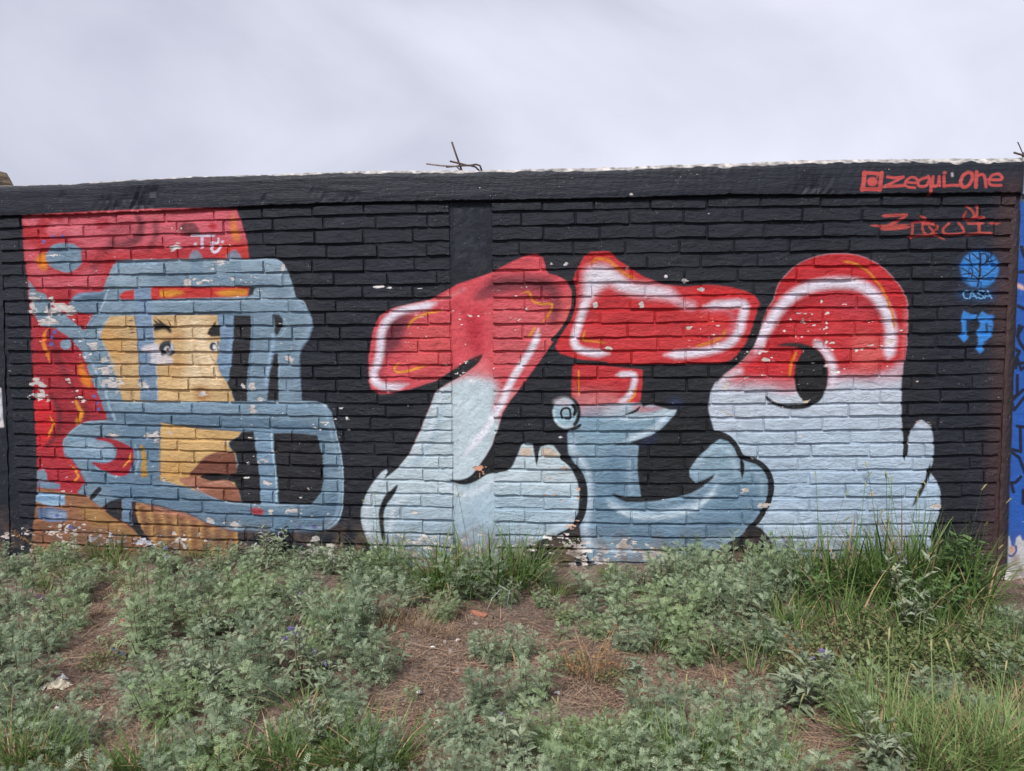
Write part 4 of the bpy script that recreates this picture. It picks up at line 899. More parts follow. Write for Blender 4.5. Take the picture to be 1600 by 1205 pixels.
for k, (x, e, zb, zt_, i) in enumerate(bricks):
    gx = RW.uniform(.002, .006); gz = RW.uniform(.0075, .0125)
    w_, h_ = e-x-gx, zt_-zb-gz
    loc = Vector(((x+e)/2-wall.location.x, -.006+RW.uniform(-.0045, .0045), (zb+zt_)/2+RW.uniform(-.0025, .0025)))
    slope = (zl(i, e)-zl(i, x))/(e-x)
    rot = (RW.uniform(-.02, .02), -math.atan(slope)+RW.uniform(-.008, .008), RW.uniform(-.012, .012))
    sx = RW.choice((1, 1))
    me = RW.choice(BM)
    if k < 300:
        o = link_obj('brick', me, wall); o.location = loc; o.rotation_euler = rot; o.scale = (w_*sx, .022, h_)
    else:
        M4 = Matrix.Translation(loc) @ Matrix.Rotation(rot[1], 4, 'Y') @ Matrix.Diagonal((w_, .022, h_, 1))
        b0 = len(SV)
        SV += [M4 @ v.co for v in me.vertices]; SF += [tuple(b0+q for q in p.vertices) for p in me.polygons]
o = mesh_obj('small_brick', SV, SF, M_BRICK, wall, False); o['kind'] = 'stuff'
# mortar bed behind the bricks, uneven
V, Fc = [], []; nx, nz_ = 300, 130
for j in range(nz_+1):
    for i in range(nx+1):
        x = XL-.05+(XE-XL+.05)*i/nx
        z = -.15+(beam_bot(x)+.05+.15)*j/nz_
        V.append((x, -.0045+RW.uniform(-.003, .003)+.002*math.sin(9*x+3*math.sin(7*z)), z))
for j in range(nz_):
    for i in range(nx): Fc.append((j*(nx+1)+i, j*(nx+1)+i+1, (j+1)*(nx+1)+i+1, (j+1)*(nx+1)+i))
wobj('mortar', V, Fc, M_MORTAR, True)
# squeezed-out mortar filling the upright joints and slumped along the beds (too small to pick apart)
V, Fc = [], []
for (x, e, zb, zt_, i) in bricks:
    if RW.random() < .85:
        b0 = len(V); w_ = RW.uniform(.008, .014); d_ = RW.uniform(-.0180, -.0140)
        for zz_ in (zb+.010, (zb+zt_)/2, zt_-.010):
            dx = RW.uniform(-.003, .003)
            V += [(e-w_+dx, .008, zz_), (e-.002+dx, d_+RW.uniform(-.002, .002), zz_), (e+w_-.004+dx, .008, zz_)]
        for q in (0, 3): Fc += [(b0+q, b0+q+1, b0+q+4, b0+q+3), (b0+q+1, b0+q+2, b0+q+5, b0+q+4)]
wobj('mortar_squeeze', V, Fc, M_MORTAR, True, 'stuff')
# core of the wall and its back
def boxv(x0, x1, y0, y1, z0, z1):
    V = [(x, y, z) for x in (x0, x1) for y in (y0, y1) for z in (z0, z1)]
    return V, [(0, 1, 3, 2), (4, 6, 7, 5), (0, 4, 5, 1), (2, 3, 7, 6), (0, 2, 6, 4), (1, 5, 7, 3)]
V, Fc = boxv(XL-1.2, XE-.01, .03, .14, -.3, 2.02); wobj('wall_core', V, Fc, M_MORTAR)
def slab(name, x0, x1, yf, yb, z0, ztop, mat, n=8, amp=.003, nzr=60, seed=1):
    """plastered pillar: uneven front sheet with returns"""
    r = random.Random(seed); V, Fc = [], []
    g = [[r.uniform(-1, 1)*amp for _ in range(n+1)] for _ in range(nzr+1)]
    for j in range(nzr+1):
        for i in range(n+1):
            x = x0(j/nzr)+(x1(j/nzr)-x0(j/nzr))*i/n; edge = min(i, n-i)
            y = yf+g[j][i]+(.006 if edge == 0 else 0)
            if edge == 0: x += r.uniform(-.004, .004)
            V.append((x, y, z0+(ztop-z0)*j/nzr))
    st = n+1
    for j in range(nzr):
        for i in range(n): Fc.append((j*st+i, j*st+i+1, (j+1)*st+i+1, (j+1)*st+i))
    b0 = len(V)
    for j in range(nzr+1): V += [(V[j*st][0]+.002, yb, V[j*st][2]), (V[j*st+n][0]-.002, yb, V[j*st+n][2])]
    for j in range(nzr):
        Fc.append((b0+2*j, j*st, (j+1)*st, b0+2*j+2)); Fc.append((j*st+n, b0+2*j+1, b0+2*j+3, (j+1)*st+n))
    Fc.append(tuple([nzr*st+i for i in range(n+1)]+[b0+2*nzr+1, b0+2*nzr]))
    return wobj(name, V, Fc, mat, False)
def lin_x(pa, pb):
    xa = float(on_wall(*map(float, pa))[0]); xb = float(on_wall(*map(float, pb))[0]); za = float(on_wall(*map(float, pa))[1]); zb = float(on_wall(*map(float, pb))[1])
    return lambda t, z0=-.15, z1=2.1: xa+(xb-xa)*((z0+(z1-z0)*t)-za)/(zb-za)
zc = float(on_wall(735., 325.)[1])
slab('column', lin_x((703, 330), (714, 850)), lin_x((766, 330), (774, 850)), -.004, .05, -.15, zc, M_COL, 8, .0018, 70, 3)
slab('end_pillar', lin_x((1577, 345), (1556, 890)), lin_x((1592, 345), (1569, 890)), -.020, .10, -.15, 2.06, M_COL, 4, .002, 70, 5)
slab('end_pillar', lambda t: XL-1.2, lin_x((3, 345), (17, 840)), -.018, .10, -.15, 2.03, M_COL, 14, .002, 60, 6)
# coping beam
RB = random.Random(5)
def beam(name, x0, x1, yf, mat, par=None, top=beam_top, bot=beam_bot, dep=.22, step=.022):
    n = int((x1-x0)/step); prof = 7
    V, Fc = [], []; st = prof+4
    voids = [(float(on_wall(q[0], q[1], YB)[0]), float(on_wall(q[0], q[1], YB)[1]), q[2], q[3]) for q in ((170., 322., .07, .016), (215., 316., .09, .020), (240., 300., .05, .010), (60., 330., .03, .010), (100., 305., .04, .006), (545., 312., .06, .010), (500., 305., .05, .008), (1275., 298., .10, .012), (411., 312., .015, .008))]
    for i in range(n+1):
        x = x0+(x1-x0)*i/n; zt_, zb_ = top(x), bot(x)
        wob = RB.uniform(-.0006, .0006); jag = RB.uniform(-.006, .004)+(RB.uniform(-.014, 0) if RB.random() < .07 else 0)
        tj = RB.uniform(-.0018, .0018)
        row = [(yf+.012, zb_-jag*.3+.002), (yf+.002, zb_+.007-jag*.5)]
        for k in range(1, prof-2):
            z = zb_+(zt_-zb_)*(k/(prof-2)); row.append((yf+wob+RB.uniform(-.0007, .0007), z))
        row += [(yf+.003, zt_-.020+tj), (yf+.020+RB.uniform(-.005, .005), zt_+tj*1.5)]
        row += [(yf+.10, zt_+.012+RB.uniform(-.004, .004)), (yf+dep, zt_+.008), (yf+dep, zb_), (yf+.012, zb_)]
        row = row[:prof]+row[prof:]
        rr = []
        for (y, z) in row:
            for vx, vz, vr, vd in voids:
                d = math.hypot((x-vx)/1.6, z-vz)
                if d < vr and y < yf+.03: y += vd*(1-d/vr)*RB.uniform(.1, 1.5)
            rr.append((x, y, z))
        V += rr
    st = len(rr)
    for i in range(n):
        for k in range(st-1): Fc.append((i*st+k, (i+1)*st+k, (i+1)*st+k+1, i*st+k+1))
    Fc.append(tuple(range(st))[::-1][::-1]); Fc.append(tuple(n*st+k for k in range(st))[::-1])
    return V, Fc
XBE = float(on_wall(1597., 275., YB)[0])
V, Fc = beam('b', -4.9, XBE, YB, M_BEAM)
wobj('coping_beam', V, Fc, M_BEAM, False)
# bent reinforcing rods left sticking out of the beam
def at(px, py, Y):
    x, z = on_wall(float(px), float(py), Y); return (float(x), Y, float(z))
def rod(pts, r, mat):
    V, Fc = tube(pts, r, 6); wobj('rebar', V, Fc, mat, True)
rod([at(706, 222, .05), at(713, 243, .05), at(722, 268, .05)], .0062, M_RUST)
rod([at(703, 252, .035), at(718, 255.5, .035), at(732, 259, .04), at(744, 257, .05), at(750, 259, .055), at(753, 268, .06)], .0058, M_RUST)
rod([at(697, 261, .02), at(716, 259.5, .02), at(733, 258.5, .03), at(743, 261, .04), at(752, 270, .05)], .0056, M_RUST)
rod([at(666, 256, .0), at(690, 259, .0), at(713, 260, .01), at(722, 268, .02)], .0054, M_RUSTP)
rod([at(1584, 238.5, .06), at(1596, 242, .06), at(1612, 247, .06)], .0055, M_RUST)

# ------------------------------------------------------------------ neighbours
blue = tag(empty('blue_wall', (XE+1.2, 0, 0)), 'blue rendered wall with black scrawled letters and a white foot, at the right edge', 'wall')
def bobj(name, verts, faces, mat, sm=False):
    return mesh_obj(name, [(v[0]-blue.location.x, v[1], v[2]) for v in verts], faces, mat, blue, sm)
V, Fc = [], []; n = 30
f0 = lin_x((1592.5, 345), (1569.5, 890))
for j in range(61):
    for i in range(n+1):
        z = -.15+2.27*j/60; x = f0(j/60)+.004+(XE+2.4-XE)*(i/n); V.append((x, .004+.0012*math.sin(40*x+11*z)+RB.uniform(-.001, .001), z))
for j in range(60):
    for i in range(n): Fc.append((j*(n+1)+i, j*(n+1)+i+1, (j+1)*(n+1)+i+1, (j+1)*(n+1)+i))
bobj('rendered_face', V, Fc, M_COL, True)
V, Fc = boxv(XE+.02, XE+2.38, .012, .14, -.3, 2.1); bobj('wall_core', V, Fc, M_MORTAR)
V, Fc = beam('b2', XBE+.003, XBE+2.3, -.030, M_BEAM, top=lambda x: beam_top(XBE-.02)+.006, bot=lambda x: beam_bot(XBE-.02)-.010)
bobj('coping_beam', V, Fc, M_BEAM)
pr = [at(1598, 240, .08), at(1593, 228, .08), at(1590, 222, .08)]
V, Fc = tube(pr, .003, 5); bobj('wire_end', V, Fc, M_RUST)
V, Fc = tube([at(1598, 252, .06), at(1599, 240, .07), at(1604, 236, .07)], .007, 5); bobj('wire_end', V, Fc, M_RUST)
# stub of rough concrete standing up at the left end
stub = tag(empty('pillar_stub', at(-14, 300, .12)), 'stub of rough brown concrete rising above the beam at the left edge', 'pillar')
sx_, sy_, sz_ = stub.location
V, Fc = [], []
rs = random.Random(3); x0s = -.08; x1s = float(on_wall(7., 275., .12)[0])-sx_
for k in range(7):
    t = k/6; sh_ = 0 if k < 5 else (.018 if k == 5 else .05)
    for (a, b) in ((x0s+sh_, -.07), (x1s-sh_, -.07), (x1s-sh_, .07), (x0s+sh_, .07)):
        V.append((a+rs.uniform(-.006, .006), b+rs.uniform(-.006, .006), -.10+.235*t))
for k in range(6):
    for q in range(4): Fc.append((k*4+q, k*4+(q+1) % 4, (k+1)*4+(q+1) % 4, (k+1)*4+q))
Fc.append((24, 25, 26, 27))
mesh_obj('concrete_core', V, Fc, M_RUBBLE, stub)
# ------------------------------------------------------------------ ground
def gz(x, y):
    z = .022*math.sin(1.9*x+.6)*math.sin(2.3*y+1.1)+.012*math.sin(5.3*x+2*math.sin(3*y))+.009*math.sin(7.1*y+1.7*x)
    z *= 1/(1+.02*(x*x+y*y))
    return z-.025*math.exp(-((y+.05)/.35)**2)
M_SOIL, n, b, o_ = new_mat('dry_soil')
g = n.nodes.new('ShaderNodeNewGeometry')
a1 = noise_node(n, 3.2, 6, .62, g.outputs['Position']); a2 = noise_node(n, 70, 4, .65, g.outputs['Position']); a3 = noise_node(n, 320, 2, .6, g.outputs['Position'])
c1 = ramp(n, a1.outputs['Fac'], [(.3, (.13, .092, .071)), (.52, (.26, .19, .152)), (.72, (.42, .34, .285))])
c2 = ramp(n, a2.outputs['Fac'], [(.30, (.35,)*3), (.5, (.9,)*3), (.70, (1.6, 1.5, 1.42))])
ml = n.nodes.new('ShaderNodeMixRGB'); ml.blend_type = 'MULTIPLY'; ml.inputs[0].default_value = 1; n.links.new(c1, ml.inputs[1]); n.links.new(c2, ml.inputs[2])
n.links.new(ml.outputs[0], b.inputs['Base Color']); b.inputs['Roughness'].default_value = .95; b.inputs['Specular IOR Level'].default_value = .2
hh = math_node(n, 'ADD', a2.outputs['Fac'], math_node(n, 'MULTIPLY', a3.outputs['Fac'], .3))
bp = n.nodes.new('ShaderNodeBump'); bp.inputs['Distance'].default_value = .035; n.links.new(hh, bp.inputs['Height']); n.links.new(bp.outputs[0], b.inputs['Normal'])
def axis(a0, a1, st, far):
    v = list(np.arange(a0, a1+1e-6, st)); f = st
    lo, hi = [], []
    x = a1
    while x < far: f *= 1.6; x += f; hi.append(x)
    f = st; x = a0
    while x > -far: f *= 1.6; x -= f; lo.append(x)
    return lo[::-1]+v+hi
gxs = axis(-4.2, 3.2, .05, 300); gys = axis(-4.6, .3, .05, 300)
rg = random.Random(9)
V = [(x, y, gz(x, y)+rg.uniform(-.007, .007)) for y in gys for x in gxs]
nx = len(gxs)
Fc = [(j*nx+i, j*nx+i+1, (j+1)*nx+i+1, (j+1)*nx+i) for j in range(len(gys)-1) for i in range(nx-1)]
tag(mesh_obj('ground', V, Fc, M_SOIL, None, True), kind='structure')
# ------------------------------------------------------------------ leaves
def leaf_mat(name, c0, c1, back, rough=.6, trans=.28, spec=.3, green=0.0):
    """c0..c1: spread of leaf colours (each leaf its own, by the 'leaf' attribute)"""
    m_, n, b, o = new_mat(name)
    at_ = n.nodes.new('ShaderNodeAttribute'); at_.attribute_name = 'leaf'
    oi = n.nodes.new('ShaderNodeObjectInfo')
    f = math_node(n, 'ADD', math_node(n, 'MULTIPLY', at_.outputs['Fac'], .7), math_node(n, 'MULTIPLY', oi.outputs['Random'], .3))
    gr = math_node(n, 'MULTIPLY', math_node(n, 'SUBTRACT', oi.outputs['Random'], .55, True), green)
    c = ramp(n, f, [(0, c0), (.55, tuple((p+q)/2 for p, q in zip(c0, c1))), (.93, c1), (1, back)])
    g = n.nodes.new('ShaderNodeNewGeometry')
    v = ramp(n, noise_node(n, 160, 2, .5, g.outputs['Position']).outputs['Fac'], [(.3, (.8,)*3), (.7, (1.2,)*3)])
    ml = n.nodes.new('ShaderNodeMixRGB'); ml.blend_type = 'MULTIPLY'; ml.inputs[0].default_value = 1
    gm = n.nodes.new('ShaderNodeMixRGB'); n.links.new(gr, gm.inputs[0]); n.links.new(c, gm.inputs[1]); gm.inputs[2].default_value = (.14, .23, .055, 1)
    n.links.new(gm.outputs[0], ml.inputs[1]); n.links.new(v, ml.inputs[2]); n.links.new(ml.outputs[0], b.inputs['Base Color'])
    b.inputs['Roughness'].default_value = rough; b.inputs['Specular IOR Level'].default_value = spec
    tr_ = n.nodes.new('ShaderNodeBsdfTranslucent'); n.links.new(ml.outputs[0], tr_.inputs[0])
    ms = n.nodes.new('ShaderNodeMixShader'); ms.inputs[0].default_value = trans
    n.links.new(b.outputs[0], ms.inputs[1]); n.links.new(tr_.outputs[0], ms.inputs[2]); n.links.new(ms.outputs[0], o.inputs[0])
    return m_
M_RAG = leaf_mat('grey_green_leaf', (.065, .115, .058), (.385, .455, .295), (.42, .40, .16), trans=.18, spec=.5, green=1.3)
M_STEM = leaf_mat('green_stem', (.10, .12, .06), (.17, .15, .09), (.16, .09, .06), trans=.05)
M_NIGHT = leaf_mat('silvery_leaf', (.13, .17, .10), (.30, .34, .235), (.36, .34, .18))
M_GRASS = leaf_mat('grass_blade', (.05, .11, .024), (.16, .235, .07), (.30, .25, .11), trans=.35)
M_GRASSF = leaf_mat('fine_grass_blade', (.08, .15, .04), (.25, .33, .12), (.38, .33, .18), trans=.3)
M_BROAD = leaf_mat('broad_leaf', (.06, .12, .035), (.13, .20, .075), (.24, .22, .08), trans=.3)
M_CLOV = leaf_mat('yellowish_small_leaf', (.085, .12, .045), (.17, .19, .08), (.30, .22, .09), trans=.25)
M_DRY = leaf_mat('dry_stalk', (.17, .10, .055), (.36, .26, .15), (.45, .36, .24), trans=.05)
M_RUSTY = leaf_mat('rusty_seed', (.17, .085, .035), (.30, .17, .07), (.2, .16, .05), trans=.1)
M_FLOWER = leaf_mat('violet_petal', (.25, .17, .52), (.40, .30, .70), (.5, .42, .8), trans=.2)
M_SEED = leaf_mat('foxtail_seed', (.16, .18, .07), (.30, .28, .13), (.34, .28, .15), trans=.1)
RP = random.Random(21)

class LB:
    """collects leaf-sized faces with one random value per leaf"""
    def __init__(s): s.V = []; s.F = []; s.A = []
    def add(s, V, Fc, a):
        b0 = len(s.V); s.V += V; s.F += [tuple(b0+q for q in f) for f in Fc]; s.A += [a]*len(V)
    def mesh(s, name, mat):
        me = bpy.data.meshes.new(name); me.from_pydata([tuple(v) for v in s.V], [], s.F); me.update()
        at_ = me.attributes.new('leaf', 'FLOAT', 'POINT'); at_.data.foreach_set('value', s.A)
        me.materials.append(mat); return me
def frame(d, up=Vector((0, 0, 1))):
    d = d.normalized(); r = d.cross(up)
    if r.length < 1e-3: r = Vector((1, 0, 0))
    r.normalize(); return d, r, r.cross(d).normalized()
def feather(lb, p, d, L_, r):
    """a deeply divided ragweed-like leaf: midrib, paired lobes each cut again"""
    d, s, u = frame(d, Vector((r.uniform(-.3, .3), r.uniform(-.3, .3), 1)))
    droop = r.uniform(.1, .55); a = r.random(); V = []; Fc = []
    def pt(t, w, lift=0):
        return p+d*(L_*t)-u*(L_*droop*t*t)+s*w+u*lift
    n = 5
    # midrib
    for k in range(4):
        t = k/3; w = L_*.022*(1.2-t); V += [pt(t*.93, -w), pt(t*.93, w)]
    for k in range(3): Fc.append((2*k, 2*k+1, 2*k+3, 2*k+2))
    for k in range(n):
        t = .2+.66*k/(n-1); ln = L_*(.40 if k in (1, 2) else .34 if k < 4 else .22)*r.uniform(.85, 1.15)
        for sg in (-1, 1):
            lift = L_*r.uniform(-.03, .10); fw = .55+.25*r.random()
            a0 = pt(t-.035, 0); a1 = pt(t+.035, 0)
            tip = pt(t+ln*fw/L_*1.0, sg*ln*.82, lift)
            m1 = (a0+a1)*.5*.45+tip*.55
            dd = (tip-(a0+a1)*.5); pr = dd.cross(u).normalized()*ln*.075
            b0 = len(V)
            V += [a0, a1, m1+pr, m1-pr, tip]
            Fc += [(b0, b0+1, b0+2, b0+3), (b0+2, b0+4, b0+3)] if sg > 0 else [(b0, b0+3, b0+2, b0+1), (b0+2, b0+3, b0+4)]
            # two side teeth
            for q, f in ((.38, 1), (.62, -1), (.62, 1)):
                base = (a0+a1)*.5*(1-q)+tip*q; dv_ = dd.normalized()*.55+dd.cross(u).normalized()*f*.8
                e = base+dv_*ln*.30*r.uniform(.8, 1.2)+u*L_*r.uniform(-.03, .03)
                w = dd.normalized()*ln*.062; b1 = len(V)
                V += [base-w, base+w, e]; Fc.append((b1, b1+1, b1+2))
    b0 = len(V)
    V += [pt(.84, -L_*.05), pt(.84, L_*.05), pt(1.05, 0)]; Fc.append((b0, b0+1, b0+2))
    lb.add(V, Fc, a)
def ragweed(seed, R, H, nst, nlf, size=.07):
    r = random.Random(seed); lf, st = LB(), LB()
    for k in range(nst):
        an = 2*math.pi*(k+r.uniform(-.4, .4))/nst; rad = R*math.sqrt(r.uniform(.02, .75)); h = H*r.uniform(.55, 1.0)*(1-.35*(rad/R)**2)
        top = Vector((math.cos(an)*rad, math.sin(an)*rad, h)); base = Vector((math.cos(an)*rad*.25, math.sin(an)*rad*.25, -.01))
        mid = (base+top)*.5+Vector((math.cos(an), math.sin(an), -.2))*rad*.16
        V, Fc = tube([base, mid, top], [.0032, .0026, .0014], 4, False); st.add(V, Fc, r.random())
        m_ = nlf//nst
        for i in range(m_):
            t = (i+.6)/m_; t = t**.75
            p = base*(1-t)**2+mid*2*t*(1-t)+top*t*t
            a2 = i*2.4+r.uniform(-.5, .5)+an
            el = -.05+.95*t*t+r.uniform(-.2, .3)
            d = Vector((math.cos(a2)*math.cos(el), math.sin(a2)*math.cos(el), math.sin(el)))+Vector((math.cos(an), math.sin(an), 0))*.25
            feather(lf, p, d, size*r.uniform(.7, 1.2)*(1.15-.45*t), r)
        for i in range(3):
            a2 = r.uniform(0, 6.28); feather(lf, top, Vector((math.cos(a2)*.45, math.sin(a2)*.45, 1)), size*.55*r.uniform(.7, 1.1), r)
    return [('stem', st.mesh('stem', M_STEM)), ('foliage', lf.mesh('foliage', M_RAG))]
def blade(lb, p, an, L_, w, lean, curl, r, seg=4, culm=False):
    V, Fc = [], []; d = Vector((math.cos(an), math.sin(an), 0)); s = Vector((-math.sin(an), math.cos(an), 0))
    tw = r.uniform(-.5, .5)
    for k in range(seg+1):
        t = k/seg; th = lean+curl*t
        if k == 0: q = Vector(p)
        else: q = q+(d*math.sin(th)+Vector((0, 0, 1))*math.cos(th))*(L_/seg)
        ww = w*(1-.45*t) if culm else w*(1-t**1.6)*(.7+.3*min(1, t*4))
        ss = (s*math.cos(tw*t)+Vector((0, 0, 1))*math.sin(tw*t))
        if k < seg or culm: V += [q-ss*ww, q+ss*ww]
        else: V += [q]
    for k in range(seg-1): Fc.append((2*k, 2*k+1, 2*k+3, 2*k+2))
    Fc.append((2*seg-2, 2*seg-1, 2*seg+1, 2*seg) if culm else (2*seg-2, 2*seg-1, 2*seg)); lb.add(V, Fc, r.random())
    return q
def grass(seed, R, H, nb, w=.0035, lean=(.05, .55), curl=(.2, 1.1), mat=None, dry=.12, heads=0, name='blade_tuft'):
    r = random.Random(seed); g, dr = LB(), LB(); hds = []
    for k in range(nb):
        rad = R*math.sqrt(r.random())*.45; an0 = r.uniform(0, 6.28); an = an0+r.uniform(-.9, .9)
        p = Vector((math.cos(an0)*rad, math.sin(an0)*rad, -.01)); L_ = H*r.uniform(.45, 1.1)
        blade(dr if r.random() < dry else g, p, an, L_, w*r.uniform(.6, 1.2), r.uniform(*lean), r.uniform(*curl), r)
    for k in range(heads):
        an = r.uniform(0, 6.28); p = Vector((math.cos(an)*R*.2, math.sin(an)*R*.2, 0)); L_ = H*r.uniform(1.0, 1.35)
        tip = blade(g, p, an, L_, .0022, r.uniform(.05, .25), r.uniform(.05, .35), r, 5, True)
        d = Vector((math.cos(an)*.6, math.sin(an)*.6, .8)).normalized(); pts = [tip-d*.004, tip+d*.014, tip+d*.030, tip+d*.040-Vector((0, 0, .005))]
        V, Fc = tube(pts, [.0014, .0034, .0030, .0008], 6, False); hd = LB(); hd.add(V, Fc, r.random()); hds.append(hd)
        for q in range(40):
            t = r.random(); c = pts[0].lerp(pts[3], t); b2 = Vector((r.uniform(-1, 1), r.uniform(-1, 1), r.uniform(-.2, 1))).normalized()*.011
            sd_ = Vector((r.uniform(-1, 1), r.uniform(-1, 1), 0)).normalized()*.0006; hd.add([c-sd_, c+sd_, c+b2], [(0, 1, 2)], r.random())
    o = [(name, g.mesh(name, mat or M_GRASS))]
    if dr.V: o.append(('dry_blade', dr.mesh('dry_blade', M_DRY)))
    for hd in hds: o.append(('seed_head', hd.mesh('seed_head', M_SEED)))
    return o
def lance(lb, p, d, L_, w, r, wave=.12, droop=None):
    """a plain lance-shaped leaf folded along its midrib"""
    d, s, u = frame(d, Vector((r.uniform(-.25, .25), r.uniform(-.25, .25), 1))); droop = r.uniform(.1, .6) if droop is None else droop
    V, Fc = [], []; prof = (0.08, .75, 1.0, .8, .42, 0)
    for k, pw in enumerate(prof):
        t = k/5; c = p+d*(L_*t)-u*(L_*droop*t*t); ww = w*pw*.5; lift = ww*.45; wv = u*(wave*w*math.sin(k*2.1+r.random()))
        V += [c-s*ww+u*lift+wv, c, c+s*ww+u*lift-wv]
    for k in range(5): Fc += [(3*k, 3*k+1, 3*k+4, 3*k+3), (3*k+1, 3*k+2, 3*k+5, 3*k+4)]
    lb.add(V, Fc, r.random())
def flower(fl, ce, c, up, r, R=.014):
    d, s, u = frame(up, Vector((.3, .2, 1)))
    for k in range(5):
        a = k*2*math.pi/5; e = s*math.cos(a)+u*math.sin(a); f = s*math.cos(a+1.5708)+u*math.sin(a+1.5708)
        fl.add([c, c+e*R*.6+f*R*.42+d*.002, c+e*R*1.1+d*.001, c+e*R*.6-f*R*.42+d*.002], [(0, 1, 2, 3)], r.random())
    V, Fc = tube([c, c+d*.009], [.003, .0012], 5); ce.add(V, Fc, .95)
def nightshade(seed, H, nst, L_=.075, w=.019, nfl=0, nlf=9, mat=None, spread=.5):
    r = random.Random(seed); st = LB(); tips = []; leaves = []; fls = []
    for k in range(nst):
        an = 2*math.pi*(k+r.uniform(-.4, .4))/max(nst, 1); h = H*r.uniform(.6, 1.0); rad = h*r.uniform(.1, spread)
        base = Vector((math.cos(an)*.008, math.sin(an)*.008, -.01)); top = Vector((math.cos(an)*rad, math.sin(an)*rad, h)); mid = (base+top)*.5+Vector((0, 0, h*.06))
        st = LB(); V, Fc = tube([base, mid, top], [.0036, .003, .0016], 5, False); st.add(V, Fc, r.random()); leaves.append(st)
        for i in range(nlf):
            t = .15+.85*(i+.5)/nlf; p = base*(1-t)**2+mid*2*t*(1-t)+top*t*t; a2 = i*2.4+r.uniform(-.4, .4); el = r.uniform(-.1, .5)+.5*t*t
            lf = LB(); lance(lf, p, Vector((math.cos(a2)*math.cos(el), math.sin(a2)*math.cos(el), math.sin(el))), L_*r.uniform(.7, 1.2)*(1.1-.35*t), w*r.uniform(.8, 1.2), r); leaves.append(lf)
        for i in range(3): a2 = r.uniform(0, 6.28); lf = LB(); lance(lf, top, Vector((math.cos(a2)*.7, math.sin(a2)*.7, .9)), L_*.5, w*.6, r); leaves.append(lf)
        tips.append(top)
    for k in range(nfl):
        c = tips[k % len(tips)]+Vector((r.uniform(-.02, .02), r.uniform(-.03, 0), .015)); fl, ce = LB(), LB(); flower(fl, ce, c, Vector((r.uniform(-.4, .4), -.9, .5)), r); fls.append((fl, ce))
    o = []
    for q in leaves:
        nm = 'stem' if len(q.F) == 10 and len(q.V) == 15 else 'leaf'
        o.append((nm, q.mesh(nm, M_STEM if nm == 'stem' else (mat or M_NIGHT))))
    for fl, ce in fls: o.append(('flower', fl.mesh('flower', M_FLOWER), ce.mesh('flower_centre', M_SEED)))
    return o
def creeper(seed, R, H, nlf):
    """low yellowish weed of many small round leaves"""
    r = random.Random(seed); lf, st = LB(), LB()
    for k in range(nlf):
        an = r.uniform(0, 6.28); rad = R*math.sqrt(r.random()); z = H*r.uniform(.2, 1)*(1-.4*(rad/R)**2)
        c = Vector((math.cos(an)*rad, math.sin(an)*rad, z)); d, s, u = frame(Vector((r.uniform(-.9, .9), r.uniform(-.9, .9), .9)), Vector((0, 1, .1))); q = r.uniform(.006, .0115)
        V = [c]+[c+(s*math.cos(a)+u*math.sin(a))*q*(1 if j % 2 else .86)+d*q*.25 for j, a in enumerate([x*2*math.pi/7 for x in range(7)])]
        lf.add(V, [(0, 1+j, 1+(j+1) % 7) for j in range(7)], r.random())
        if k % 3 == 0:
            V, Fc = tube([Vector((c.x*.6, c.y*.6, -.005)), c], [.0014, .0009], 3, False); st.add(V, Fc, r.random())
    return [('stem', st.mesh('stem', M_STEM)), ('foliage', lf.mesh('foliage', M_CLOV))]
def dock(seed, H, n):
    """dead brown weed with rusty seed clusters"""
    r = random.Random(seed); st, sd_ = LB(), LB()
    for k in range(n):
        an = r.uniform(0, 6.28); rad = H*r.uniform(.05, .5); base = Vector((r.uniform(-.05, .05), r.uniform(-.05, .05), -.01)); top = base+Vector((math.cos(an)*rad, math.sin(an)*rad, H*r.uniform(.5, 1)))
        V, Fc = tube([base, (base+top)*.5+Vector((r.uniform(-.02, .02), 0, .01)), top], [.002, .0016, .001], 4, False); st.add(V, Fc, r.random())
        for i in range(16):
            t = r.uniform(.35, 1.02); c = base.lerp(top, t)+Vector((r.uniform(-1, 1), r.uniform(-1, 1), r.uniform(-1, 1)))*.012; d, s, u = frame(Vector((r.uniform(-1, 1), r.uniform(-1, 1), r.uniform(-1, 1))))
            q = r.uniform(.003, .007); sd_.add([c-s*q, c-u*q*.7, c+s*q, c+u*q*.7], [(0, 1, 2, 3)], r.random())
    return [('dry_stalk', st.mesh('dry_stalk', M_DRY)), ('seed_cluster', sd_.mesh('seed_cluster', M_RUSTY))]

# ------------------------------------------------------------------ planting
PLANTS = []          # (root, zone key) for the labels
def plant(kind, variant, px, py, scale=1.0, world=None, zs=1.0):
    """px, py: where the foot of the plant meets the ground in the photograph"""
    x, y = world if world else on_ground(px, py)
    y = min(y, -.05)
    root = empty(kind, (x, y, gz(x, y)-.004)); root.rotation_euler = (RP.uniform(-.08, .08), RP.uniform(-.08, .08), RP.uniform(0, 6.28)); root.scale = (scale, scale, scale*zs)
    for q in variant:
        c = link_obj(q[0], q[1], root)
        if q[0] in ('seed_cluster', 'dry_blade', 'dry_stalk'): c['kind'] = 'stuff'
        if len(q) > 2: link_obj('flower_centre', q[2], c)
    return root
RAG = [ragweed(200+k, R, H, ns, nl, sz) for k, (R, H, ns, nl, sz) in enumerate(((.16, .17, 11, 190, .055), (.15, .20, 11, 185, .051), (.18, .15, 13, 210, .056), (.13, .22, 10, 170, .052), (.17, .19, 13, 205, .050), (.14, .15, 11, 176, .054), (.19, .20, 14, 225, .054)))]
RAGS = [ragweed(240+k, .085, .10, 5, 42, .055) for k in range(3)]
